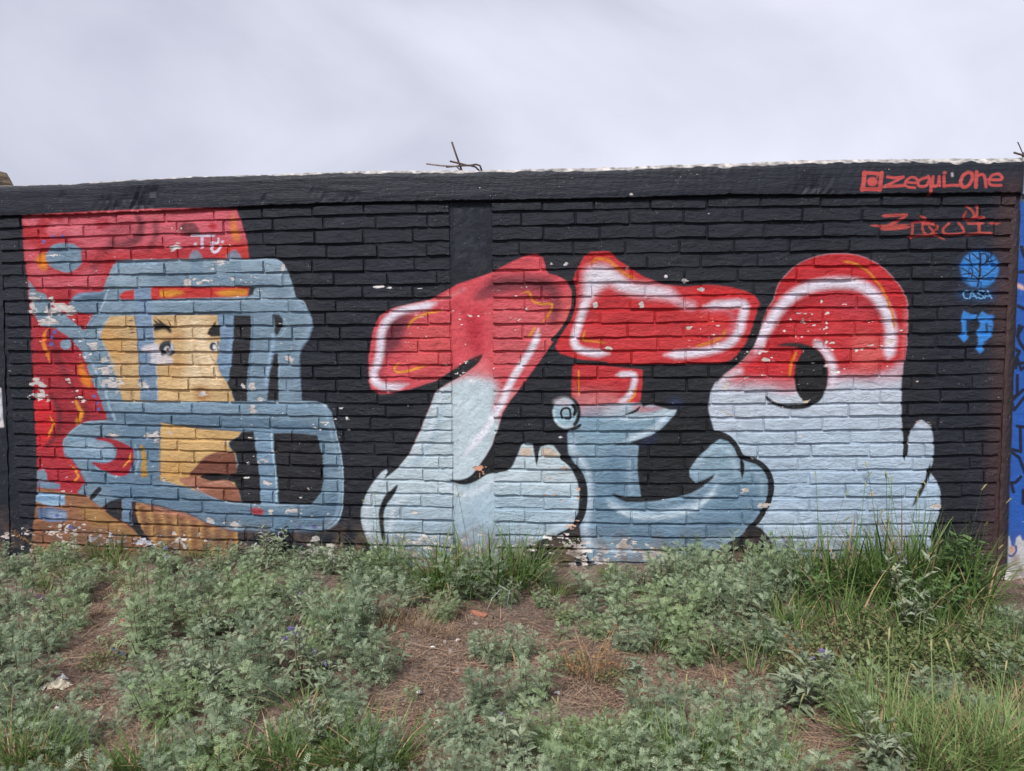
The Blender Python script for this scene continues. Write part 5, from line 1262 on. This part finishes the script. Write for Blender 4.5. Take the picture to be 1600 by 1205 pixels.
TALLG = [grass(300+k, .24, .44, 48, .0060, (.03, .75), (.2, 1.7), M_GRASS, .10, h_) for k, h_ in enumerate((0, 2, 0, 2))]
UPG = [grass(370+k, .20, .50, 22, .0056, (.0, .38), (.05, 1.1), M_GRASS, .08, h_) for k, h_ in enumerate((0, 1, 0))]
MIDG = [grass(320+k, .15, .26, 70, .0036, (.05, .8), (.2, 1.4), M_GRASS, .18, 0) for k in range(3)]
FINEG = [grass(340+k, .20, .25, 130, .0028, (.03, .95), (.1, 1.4), M_GRASSF, .12, 1) for k in range(3)]
DRYG = [grass(360+k, .10, .17, 55, .0016, (.1, 1.0), (.1, 1.0), M_DRY, .5, 0, 'dry_tuft') for k in range(2)]
NS = [nightshade(400, .24, 6, nfl=3), nightshade(401, .22, 7), nightshade(402, .30, 4, nfl=1), nightshade(403, .17, 6), nightshade(404, .16, 5, .06, .02, 2)]
BROADW = [nightshade(420, .34, 5, .11, .045, 0, 9, M_BROAD, .45), nightshade(421, .26, 6, .085, .03, 0, 9, M_BROAD, .6)]
CREEP = [creeper(440+k, .17, .12, 260) for k in range(3)]
DOCK = [dock(460, .22, 15), dock(461, .16, 10)]
def inside(pt, poly):
    x, y = pt; c = False
    for (x0, y0), (x1, y1) in zip(poly, poly[1:]+poly[:1]):
        if (y0 > y) != (y1 > y) and x < x0+(y-y0)*(x1-x0)/(y1-y0): c = not c
    return c
# open ground, in photograph pixels
BARE = [[(160, 905), (225, 880), (235, 905), (195, 960), (180, 1000), (140, 1050), (170, 1080), (215, 1100), (200, 1120), (165, 1115), (100, 1095), (60, 1080), (70, 1040), (110, 980)],
        [(140, 1120), (240, 1120), (265, 1160), (255, 1215), (140, 1215), (165, 1170)],
        [(590, 965), (640, 935), (760, 945), (850, 975), (1000, 1010), (1010, 1045), (900, 1075), (840, 1055), (720, 1060), (655, 1095), (680, 1140), (740, 1185), (850, 1175), (870, 1215), (630, 1215), (640, 1120), (620, 1040)],
        [(1000, 1010), (1080, 1035), (1190, 1040), (1220, 1080), (1290, 1120), (1400, 1170), (1430, 1215), (1230, 1215), (1240, 1150), (1180, 1090), (1060, 1075), (960, 1080)],
        [(860, 1050), (1010, 1030), (1020, 1100), (940, 1120), (870, 1100)], [(640, 1100), (860, 1130), (860, 1215), (630, 1215)],
        [(1400, 1085), (1470, 1080), (1480, 1130), (1420, 1140)], [(560, 1080), (620, 1090), (610, 1130), (560, 1110)], [(1540, 1080), (1610, 1060), (1610, 1150), (1550, 1130)]]
FIXED = []
def put(kind, lib, px, py, scale=1.0, k=None, zs=1.0, keep=.10):
    o = plant(kind, lib[RP.randrange(len(lib)) if k is None else k], px, py, scale, None, zs)
    FIXED.append((o.location.x, o.location.y, keep)); PLANTS.append((o, kind, px, py)); return o
# clumps one can point at
for px, py, sc in ((780, 1036, .80), (815, 1026, .65), (748, 1024, .65), (770, 1152, .85), (705, 1150, .65), (850, 1165, .9), (740, 1175, .7), (920, 1170, .8), (960, 1185, .85), (1040, 1185, .85), (1100, 1195, .85), (1180, 1185, .85), (1110, 1140, .6), (1010, 1215, .9),
                   (880, 965, .55), (850, 945, .55), (920, 960, .65), (340, 1080, .75), (330, 1178, .95), (270, 1188, .8), (60, 1150, .85), (20, 1130, .85), (110, 1165, .75), (1460, 1100, .8), (1510, 1110, .75), (590, 1200, .8), (555, 1160, .8), (640, 948, .85), (690, 972, .7), (1075, 1020, .95), (985, 1010, .9), (1140, 1010, .9), (1195, 1000, .85), (1235, 1020, .75), (700, 1225, .6), (760, 1230, .6), (1090, 1085, .45), (1050, 1100, .4)):
    put('feathery_weed', RAG, px, py, sc)
for px, py, sc, k in ((440, 868, .95, 2), (420, 890, .9, 0), (255, 895, .95, 4), (300, 1090, 1.0, 3), (340, 1095, .9, 3), (465, 1080, 1.05, 0), (500, 1085, .95, 4), (480, 970, .8, 4), (320, 1010, .9, 1), (1245, 1110, 1.05, 1), (1285, 1105, .9, 0), (1415, 965, 1.25, 2), (1430, 1000, 1.0, 1), (800, 1205, .9, 2), (820, 1195, .6, 3), (1370, 1210, .9, 1), (1400, 1205, .7, 3), (1040, 925, .9, 1), (70, 960, .7, 4)  , (560, 950, .7, 3), (990, 1060, .6, 3), (500, 1180, .8, 1), (1005, 925, .7, 1), (540, 905, .8, 1)):
    put('silvery_nightshade', NS, px, py, sc, k, 1.0, .06)
for px, py, sc, zs_ in ((1065, 925, 1.0, 1.35), (1105, 930, 1.1, 1.4), (1150, 925, 1.1, 1.5), (1190, 925, 1.1, 1.5), (1225, 930, 1.1, 1.4), (1130, 950, 1.1, 1.2), (1180, 955, 1.1, 1.2), (560, 900, .9, 1.3), (600, 905, 1.0, 1.4), (635, 905, .9, 1.3), (520, 890, .9, 1.2), (475, 885, .9, 1.2), (850, 915, .7, 1.1), (395, 885, .75, 1.0), (60, 890, .8, 1.0), (20, 895, .8, 1.0), (980, 915, .55, 1.2), (1030, 915, .7, 1.2)):
    put('feathery_weed', RAG, px, py, sc, None, zs_, .09)
for px, py, sc, k in ((680, 915, 1.0, 0), (720, 915, 1.0, 2), (800, 915, 1.05, 2), (825, 910, .9, 0), (1270, 915, .95, 1), (1330, 915, 1.0, 2), (1390, 915, 1.1, 3), (1425, 915, 1.25, 0), (1500, 920, 1.0, 2)  , (600, 890, .8, 0), (960, 905, .5, 2), (1230, 950, .7, 2), (430, 875, .5, 0), (170, 870, .55, 2), (695, 935, .95, 0), (730, 925, .95, 2), (790, 930, 1.0, 0), (765, 905, .8, 2), (840, 905, .7, 0), (580, 895, .62, 2), (610, 893, .62, 0), (1260, 925, .8, 0), (1300, 920, .9, 2), (1335, 925, 1.0, 1), (1365, 930, 1.0, 0), (1395, 935, 1.05, 3), (1425, 930, 1.1, 1), (1450, 950, .95, 0), (1480, 935, 1.0, 3), (1515, 940, .95, 1), (1530, 960, .8, 2), (1310, 960, .75, 2), (1355, 975, .7, 0), (1500, 985, .7, 1), (1420, 960, .7, 2), (1460, 1000, .6, 0)):
    put('tall_grass', TALLG, px, py, sc, k, 1.0, .05)
for px, py, sc in ((1190, 915, .8), (1225, 920, .85), (1255, 915, .9), (1285, 920, 1.0), (1310, 915, 1.0), (1345, 918, 1.05), (1375, 915, 1.1), (1405, 915, 1.15), (1435, 918, 1.2), (1460, 925, 1.05), (1490, 925, .95), (1520, 930, .9), (690, 915, .8), (745, 915, .85), (780, 912, .9), (815, 910, .85), (595, 895, .75), (615, 893, .75), (500, 885, .5), (330, 870, .45), (180, 868, .5), (1420, 990, .7), (1330, 975, .7), (1480, 980, .7)):
    put('tall_grass', UPG, px, py, sc, None, 1.0, .03)
for px, py, sc in ((30, 1170, .8), (80, 1200, .8), (150, 1210, .8), (200, 1205, .8), (350, 1205, .8), (480, 1205, .9), (530, 1210, .9)):
    put('green_grass_tuft', MIDG, px, py, sc, None, 1.0, .03)
for px, py, sc in ((300, 980, .7), (400, 930, .7), (520, 1000, .7), (440, 1020, .6), (100, 900, .7), (40, 1000, .6), (480, 1120, .8), (540, 1180, .8), (380, 1190, .8), (1120, 1020, .8), (1060, 990, .7), (1020, 1010, .7), (1210, 975, .9), (1240, 985, .9), (940, 1190, .8), (1000, 1200, .8), (1090, 1180, .8), (1150, 1200, .8), (660, 930, .7), (870, 930, .6), (910, 925, .6), (1300, 990, .9), (1350, 1010, .8), (1400, 1000, .9), (1480, 1010, .9), (1530, 1000, .9), (1390, 1050, .8), (1500, 1050, .8), (1300, 1030, .8), (165, 880, .7), (185, 885, .7), (150, 872, .6), (60, 870, .7), (320, 860, .6), (70, 925, .6), (350, 935, .6), (365, 950, .5), (1200, 1010, .8), (1180, 1040, .7), (1260, 1020, .8), (1430, 1030, .9), (1440, 1055, .8), (1550, 1060, .8), (1590, 1090, .7), (590, 1210, 1.0), (610, 1200, .9), (560, 1215, .9), (440, 1205, .9), (460, 1190, .8), (220, 1210, .8), (245, 1215, .8), (300, 1215, .8), (15, 1200, .8), (1015, 930, .5), (640, 900, .6), (1135, 950, .5), (1155, 1000, .5), (1540, 1015, .7), (950, 895, .5), (380, 1215, .6)):
    put('green_grass_tuft', MIDG, px, py, sc, None, 1.0, .05)
for px, py, sc in ((1385, 1165, 1.15), (1370, 1150, .9), (1400, 1150, .9), (1460, 1190, 1.1), (1520, 1195, 1.1), (1570, 1200, 1.1), (1500, 1215, 1.1), (1550, 1180, .9), (1600, 1180, 1.0), (1440, 1215, 1.0), (1060, 1215, .9), (1110, 1215, .9), (1170, 1215, .9), (920, 1210, .8), (970, 1215, .8), (1220, 1218, .8), (1595, 1215, 1.1), (20, 1185, .9), (45, 1205, .9), (1320, 1100, .7), (1350, 1090, .8), (1010, 1160, .6), (870, 1190, .6), (1560, 1120, .8), (1480, 1140, .8)):
    put('fine_grass_tuft', FINEG, px, py, sc, None, 1.0, .05)
for px, py, sc in ((605, 990, 1.1), (630, 985, 1.1), (590, 1010, .9), (660, 990, .9), (700, 995, .7), (920, 1060, .8), (1000, 1085, .6), (1440, 1150, .9), (180, 935, .9), (200, 915, .8), (150, 960, .7), (1330, 1030, .8), (1270, 940, .9), (1300, 1000, .8), (165, 1025, .8), (1230, 930, .9), (1560, 1150, .8), (30, 1195, .9), (1120, 1050, .6)):
    put('straw_tuft', DRYG, px, py, sc, None, 1.0, .02)
for px, py, sc in ((1300, 1020, .9), (1340, 1040, 1.0), (1380, 1020, 1.0), (1420, 1040, .9), (1390, 1060, .9), (1480, 1040, 1.0), (1520, 1030, .9), (1330, 990, .8), (1450, 1010, .8), (1560, 1040, .9), (1290, 1050, .8), (1250, 1045, .8), (1380, 1085, .8), (165, 1035, .6), (1490, 1070, .7), (890, 1050, .5), (960, 1070, .5), (180, 905, .6), (130, 905, .6), (1370, 990, .8)):
    put('yellowish_creeper', CREEP, px, py, sc, None, 1.0, .05)
for px, py, sc in ((1575, 990, .7), (1600, 1000, .7), (1545, 1010, .7), (1590, 1040, .8), (1560, 1060, .7)):
    put('feathery_weed', RAG, px, py, sc, None, 1.0, .06)
for px, py, sc in ((1565, 975, .6), (1595, 975, .6), (1580, 1020, .8), (1605, 1050, .9)):
    put('green_grass_tuft', MIDG, px, py, sc, None, 1.0, .04)
put('rusty_dead_weed', DOCK, 925, 1065, 1.0, 0); put('rusty_dead_weed', DOCK, 960, 1050, .9, 1); put('rusty_dead_weed', DOCK, 900, 1060, .8, 1); put('rusty_dead_weed', DOCK, 1250, 1040, .8, 0); put('rusty_dead_weed', DOCK, 1290, 1040, .7, 1)
put('broad_leaved_weed', BROADW, 1500, 930, 1.0, 0); put('broad_leaved_weed', BROADW, 1515, 940, .7, 0); put('broad_leaved_weed', BROADW, 1480, 970, .8, 1); put('broad_leaved_weed', BROADW, 1440, 975, .8, 1); put('broad_leaved_weed', BROADW, 1275, 945, .7, 1)
# the rest of the sward
done = list(FIXED)
def free(x, y, d):
    return all((x-a)**2+(y-b_)**2 > (d if e > .06 else d*.6)**2 for a, b_, e in done)
tries = 0
while tries < 6000:
    tries += 1
    px = RP.uniform(-120, 1660); py = RP.uniform(868, 1330)
    x, y = on_ground(px, py)
    if y > -.06: continue
    if any(inside((px+dx_, py-dy_), b_) for b_ in BARE for dy_ in (0, 24) for dx_ in (-10, 10)): continue
    if 815 < px < 1040 and py < 928: continue
    if px > 1270 and py < 1080: continue                                  # grass and creepers there
    if px > 1400: continue
    if 600 < px < 860 and py < 905: continue
    if not free(x, y, .165): continue
    sc = RP.choice((.55, .7, .85, .95, 1.05, 1.2, 1.3))*RP.uniform(.9, 1.1); zs_ = RP.uniform(.8, 1.45)
    if py < 935 and px < 640: sc = min(sc, .85); zs_ = min(zs_, 1.0)
    if py > 1050: sc = min(sc, 1.0); zs_ = min(zs_, 1.1)
    if px > 1180 and py < 960: sc *= 1.15
    if px > 940 and py < 1010: sc *= 1.08
    o = plant('feathery_weed', RP.choice(RAG), px, py, sc, (x, y), zs_); PLANTS.append((o, 'feathery_weed', px, py)); done.append((x, y, .1))
tries = 0
while tries < 260:                                                        # seedlings scattered over the open ground
    tries += 1
    px = RP.uniform(0, 1600); py = RP.uniform(900, 1230)
    x, y = on_ground(px, py)
    if y > -.08 or not any(inside((px, py), b_) for b_ in BARE) or not free(x, y, .13): continue
    if RP.random() < .3: continue
    o = plant('feathery_seedling', RP.choice(RAGS), px, py, RP.uniform(.45, .8), (x, y)); PLANTS.append((o, 'feathery_seedling', px, py)); done.append((x, y, .07))
# ------------------------------------------------------------------ litter on the open ground
def litter(name, n, seed, mat, Lr, wr, polys, flat=.25):
    r = random.Random(seed); lb = LB(); k = 0
    while k < n:
        px = r.uniform(-60, 1660); py = r.uniform(880, 1260)
        if polys and not any(inside((px, py), b_) for b_ in BARE) and r.random() < .8: continue
        x, y = on_ground(px, py)
        if y > -.04: continue
        an = r.uniform(0, 6.28); L_ = r.uniform(*Lr)*(1 if r.random() < .8 else 1.8); w = r.uniform(*wr); z = gz(x, y)+r.uniform(.001, .012)
        d = Vector((math.cos(an), math.sin(an), r.uniform(-flat, flat)*.5)); s = Vector((-math.sin(an), math.cos(an), r.uniform(-.6, .6)))*w
        c = Vector((x, y, z)); m_ = c+d*L_*.5+Vector((0, 0, r.uniform(0, .006)))+s*r.uniform(-5, 5); e = c+d*L_
        lb.add([c-s, c+s, m_+s, m_-s, e+s*.4, e-s*.4], [(0, 1, 2, 3), (3, 2, 4, 5)], r.random()); k += 1
    o = link_obj(name, lb.mesh(name, mat)); tag(o, kind='stuff'); return o
M_STRAW = leaf_mat('straw', (.11, .066, .046), (.34, .23, .155), (.58, .50, .38), trans=.0, rough=.85)
tag(litter('straw_litter', 15000, 3, M_STRAW, (.02, .11), (.0004, .0010), True), 'fallen brown straw and twigs scattered over the bare soil', 'straw')
tag(litter('leaf_crumbs', 9000, 4, M_STRAW, (.003, .010), (.001, .003), True, .8), 'crumbled dead leaves lying on the bare soil', 'leaf litter')
tag(litter('twig_litter', 160, 14, M_STRAW, (.08, .22), (.0012, .0028), True, .5), 'longer dead stems and twigs lying crosswise on the bare soil', 'twigs')
# pebbles and mortar crumbs
def pebble(lb, c, s, r):
    V = []
    for k in range(6):
        a = k*math.pi/3; V.append(c+Vector((math.cos(a)*s*r.uniform(.8, 1.2), math.sin(a)*s*r.uniform(.7, 1.1), 0)))
    for k in range(6): V.append(V[k]*.45+(c+Vector((0, 0, 0)))*.55+Vector((0, 0, s*r.uniform(.6, .9))))
    lb.add(V, [(k, (k+1) % 6, 6+(k+1) % 6, 6+k) for k in range(6)]+[(6, 7, 8, 9, 10, 11)], r.random())
M_PEB = leaf_mat('pebble', (.16, .12, .10), (.36, .31, .28), (.62, .60, .58), trans=0, rough=.9)
lb = LB(); r = random.Random(8); k = 0
while k < 1500:
    px = r.uniform(-60, 1660); py = r.uniform(890, 1260)
    if not any(inside((px, py), b_) for b_ in BARE) and r.random() < .7: continue
    x, y = on_ground(px, py)
    if y > -.05: continue
    pebble(lb, Vector((x, y, gz(x, y)-.001)), r.uniform(.002, .007) if r.random() < .88 else r.uniform(.008, .016), r); k += 1
tag(link_obj('gravel', lb.mesh('gravel', M_PEB)), 'small grey pebbles and crumbs of mortar on the bare soil', 'gravel', kind='stuff')
# single things lying about
def ground_pt(px, py, dz=0):
    x, y = on_ground(px, py); return Vector((x, y, gz(x, y)+dz))
M_PAPER = plain('crumpled_plastic', (.30, .26, .19), (.62, .57, .47), 30, .5, .004, 60)
M_BLUEP = plain('blue_plastic', (.03, .06, .16), (.05, .09, .22), 30, .35, .001, 60)
M_CLAY = plain('broken_clay', (.22, .085, .05), (.36, .15, .09), 40, .9, .004, 90)
M_STONE = plain('pinkish_stone', (.24, .19, .17), (.36, .30, .27), 30, .9, .005, 90)
M_SCRAP = plain('white_scrap', (.55, .55, .56), (.74, .74, .74), 40, .6, .002, 80)
def crumple(px, py, w, d, h, name, label, cat, mat, seed, n=9, rz=0):
    r = random.Random(seed); c = ground_pt(px, py); V, Fc = [], []
    for j in range(n+1):
        for i in range(n+1):
            u, v = i/n-.5, j/n-.5; rr = math.hypot(u, v)*2
            x = u*w*(1+r.uniform(-.12, .12)); y = v*d*(1+r.uniform(-.15, .15))
            z = h*max(0, 1-rr**1.5)*r.uniform(.35, 1.1)+.004+r.uniform(0, .3)*h*.3
            ca, sa = math.cos(rz), math.sin(rz); V.append((x*ca-y*sa, x*sa+y*ca, z))
    keep = lambda i, j: math.hypot((i+.5)/n-.5, (j+.5)/n-.5) < .5+r.uniform(-.1, .03)
    for j in range(n):
        for i in range(n):
            if keep(i, j): Fc.append((j*(n+1)+i, j*(n+1)+i+1, (j+1)*(n+1)+i+1, (j+1)*(n+1)+i))
    o = mesh_obj(name, V, Fc, mat); o.location = c; return tag(o, label, cat)
crumple(88, 1074, .12, .075, .030, 'crumpled_bag', 'cream crumpled plastic bag on the bare soil at the left', 'plastic bag', M_PAPER, 4, 10, .3)
crumple(97, 1062, .05, .03, .03, 'paper_scrap', 'white scrap lying just behind the crumpled cream bag', 'paper scrap', M_SCRAP, 5, 6, .1)
def rock(px, py, s, name, label, cat, mat, seed, flat=.6, sx=1.3):
    bm = bmesh.new(); bmesh.ops.create_icosphere(bm, subdivisions=2, radius=1); r = random.Random(seed)
    dirs = [Vector((r.uniform(-1, 1), r.uniform(-1, 1), r.uniform(-1, 1))).normalized() for _ in range(9)]; lim = [r.uniform(.62, .9) for _ in range(9)]
    for v in bm.verts:
        for d_, l_ in zip(dirs, lim):
            k = v.co.dot(d_)
            if k > l_: v.co -= d_*(k-l_)
        v.co = Vector((v.co.x*s*sx, v.co.y*s, v.co.z*s*flat))
    me = bpy.data.meshes.new(name); bm.to_mesh(me); bm.free(); me.materials.append(mat)
    o = link_obj(name, me); o.location = ground_pt(px, py, s*flat*.35); o.rotation_euler = (0, 0, r.uniform(0, 3)); return tag(o, label, cat)
rock(748, 962, .032, 'clay_fragment', 'broken piece of orange clay brick behind the lone feathery weed in the middle', 'brick fragment', M_CLAY, 2, .45, 1.8)
rock(540, 1097, .026, 'stone', 'rounded pinkish stone at the left edge of the middle bare patch', 'stone', M_STONE, 6)
rock(1372, 1172, .040, 'stone', 'pale stone beside the fine grass tuft at the right front', 'stone', M_STONE, 7, .5)
rock(190, 975, .018, 'clay_fragment', 'small brown clay lump on the path at the left', 'brick fragment', M_CLAY, 9, .6)
rock(1590, 1135, .05, 'stone', 'grey stone at the right edge in front of the yellowish creepers', 'stone', M_STONE, 12, .5)
rock(838, 1076, .014, 'mortar_lump', 'small white lump of mortar on the soil left of the rusty weed', 'mortar lump', M_SCRAP, 13, .6, 1.5)
rock(655, 1080, .013, 'mortar_lump', 'small whitish lump of mortar on the soil left of the lone weed', 'mortar lump', M_SCRAP, 14, .6, 1.2)
rock(676, 1015, .009, 'mortar_lump', 'tiny white mortar crumb on straw below the dry stalks', 'mortar lump', M_SCRAP, 15, .6, 1.5)
for px, py, rz, lab in ((715, 1002, 1.2, 'white paper shred standing in the straw left of the lone weed'), (683, 1122, .8, 'white paper shred at the left edge of the front middle weed'), (872, 1090, 0, 'white paper shred on the soil behind the front middle weeds'), (735, 1058, .2, 'white paper shred on the straw in front of the lone weed'), (90, 1112, .1, 'white paper shred between the weeds in front of the cream bag'), (320, 1155, .4, 'white paper shred under the front left weeds')):
    crumple(px, py, .03, .018, .012, 'paper_shred', lab, 'paper scrap', M_SCRAP, px, 5, rz)
# blue plastic strip
p0, p1 = ground_pt(173, 1016, .02), ground_pt(196, 1024, .012); dd = (p1-p0); s = Vector((0, .25, 1)).normalized()*.006; mid = (p0+p1)*.5
V = []
for k in range(7):
    c = dd*(k/6-.5)+Vector((0, 0, .004*math.sin(k*1.3))); V += [c-s, c+s, c+s+Vector((0, .002, 0)), c-s+Vector((0, .002, 0))]
Fc = [(k*4+q, k*4+(q+1) % 4, k*4+4+(q+1) % 4, k*4+4+q) for k in range(6) for q in range(4)]+[(3, 2, 1, 0), (24, 25, 26, 27)]
o = mesh_obj('plastic_strip', V, Fc, M_BLUEP); o.location = mid; tag(o, 'dark blue plastic strip lying on the soil beside a feathery weed', 'plastic strip')
# pale cord hanging between weeds behind the lone clump
a, b_, c = ground_pt(760, 958), ground_pt(785, 945), ground_pt(790, 960)
V, Fc = tube([a+Vector((0, 0, .0)), a+Vector((.03, 0, .07)), a+Vector((.07, .02, .11)), (a+c)*.5+Vector((.02, 0, .14)), c+Vector((.02, 0, .12)), c+Vector((0, 0, 0))], [.0011]*6, 5)
tag(mesh_obj('string', V, Fc, M_SCRAP, None, True), 'loop of pale string caught in the weeds behind the lone clump', 'cord')
# dry curled stalk in front of the lone clump, dry seed stalk at the left end of the wall
def stalk(pts, rad, label, name='dry_stalk'):
    V, Fc = tube(pts, rad, 6); lb = LB(); lb.add(V, Fc, .75); o = link_obj(name, lb.mesh(name, M_DRY)); return tag(o, label, 'stalk')
c = ground_pt(806, 1042); stalk([c, c+Vector((-.006, 0, .03)), c+Vector((-.02, .01, .07)), c+Vector((-.022, .02, .085))], [.006, .005, .003, .001], 'dry curled stalk at the foot of the lone feathery weed')
c = ground_pt(760, 1165, .01); stalk([c, c+Vector((.07, .015, .02)), c+Vector((.15, .02, .012))], [.004, .003, .001], 'yellowed flat stem lying on the soil at the middle front', 'yellow_stem')
for px, py, dx, dy, lab in ((265, 985, .05, .07, 'straw-coloured stick leaning among weeds below the painted chin'), (128, 1000, .03, .12, 'pale stick lying on the path at the left'), (590, 1020, .10, .08, 'brown stick leaning at the left edge of the middle bare patch'), (870, 1010, .09, -.01, 'brown stick lying right of the lone feathery weed'), (330, 1000, -.14, .05, 'brown stick among weeds under the facemask')):
    c = ground_pt(px, py, .015); stalk([c, c+Vector((dx*.5, dy*.5, .025)), c+Vector((dx, dy, .03))], [.0026, .0022, .001], lab, 'stick')
c = ground_pt(72, 872, .06); top = c+Vector((-.20, -.01, .12))
root = tag(empty('dock_stalk', c), 'rusty seed stalk leaning left against the dark pillar end of the mural', 'stalk')
V, Fc = tube([Vector((.05, 0, -.07)), Vector((-.05, 0, .03)), top-c], [.002, .0018, .001], 5); lb = LB(); lb.add(V, Fc, .3); link_obj('dry_stem', lb.mesh('dry_stem', M_DRY), root)
lb = LB(); r = random.Random(31)
for k in range(90):
    t = r.uniform(.68, 1.03); q = Vector((-.05, 0, .03)).lerp(top-c, (t-.5)*2)+Vector((r.uniform(-1, 1), r.uniform(-1, 1), r.uniform(-1, 1)))*.014; d, s, u = frame(Vector((r.uniform(-1, 1), r.uniform(-1, 1), r.uniform(-1, 1)))); w = r.uniform(.003, .007); lb.add([q-s*w, q-u*w, q+s*w, q+u*w], [(0, 1, 2, 3)], r.random())
link_obj('seed_cluster', lb.mesh('seed_cluster', M_RUSTY), root)

# ------------------------------------------------------------------ labels of the plants: counted off zone by zone
WORDS = {'feathery_weed': ('grey-green feathery weed', 'weed'), 'feathery_seedling': ('tiny feathery seedling', 'seedling'), 'silvery_nightshade': ('silvery narrow-leaved weed', 'weed'),
         'tall_grass': ('tall green grass clump', 'grass clump'), 'green_grass_tuft': ('short green grass tuft', 'grass tuft'), 'fine_grass_tuft': ('fine pale grass tuft', 'grass tuft'), 'straw_tuft': ('dry straw tuft', 'dry grass'),
         'yellowish_creeper': ('low yellowish round-leaved weed', 'weed'), 'rusty_dead_weed': ('dead rusty-brown weed', 'dead weed'), 'broad_leaved_weed': ('green broad-leaved weed', 'weed')}
PLURAL = {'feathery_weed': 'feathery weeds', 'feathery_seedling': 'feathery seedlings', 'silvery_nightshade': 'silvery weeds', 'tall_grass': 'tall grass clumps', 'green_grass_tuft': 'short grass tufts', 'fine_grass_tuft': 'fine grass tufts', 'straw_tuft': 'straw tufts', 'yellowish_creeper': 'yellowish weeds', 'rusty_dead_weed': 'rusty weeds', 'broad_leaved_weed': 'broad-leaved weeds'}
XZ = [(-9999, 110, 'by the left edge'), (110, 240, 'below the painted neck'), (240, 400, 'below the painted lips'), (400, 560, 'below the facemask'), (560, 720, "below the first letter's heel"), (720, 900, "below the first letter's toes"), (900, 1050, "left below the middle letter"), (1050, 1200, "right below the middle letter"), (1200, 1400, 'below the one-eyed letter'), (1400, 9999, 'below the right end bricks')]
YZ = [(0, 925, 'against the wall'), (925, 990, 'in back row'), (990, 1065, 'in middle row'), (1065, 1140, 'in front row'), (1140, 1260, 'at photo bottom'), (1260, 9999, 'under photo bottom')]
ORD = ['leftmost', 'second from left', 'third from left', 'fourth from left', 'fifth from left', 'sixth from left', 'seventh from left', 'eighth from left', 'ninth from left', 'tenth from left', 'eleventh from left', 'twelfth from left', 'thirteenth from left', 'fourteenth from left']
zones = {}
for o, kind, px, py in PLANTS:
    if px is None: continue
    X = next(z[2] for z in XZ if z[0] <= px < z[1]); Y = next(z[2] for z in YZ if z[0] <= py < z[1])
    zones.setdefault((kind, X, Y), []).append((px, o))
for (kind, X, Y), lst in zones.items():
    lst.sort(key=lambda q: q[0]); w_, cat = WORDS[kind]
    for k, (px, o) in enumerate(lst):
        lab = f'{w_} {Y}, {X}' if len(lst) == 1 else f'{w_} {Y}, {X}, {ORD[k] if k < len(lst)-1 or k == 0 else "rightmost"}'
        tag(o, lab, cat, PLURAL[kind]+' in front of the mural wall')
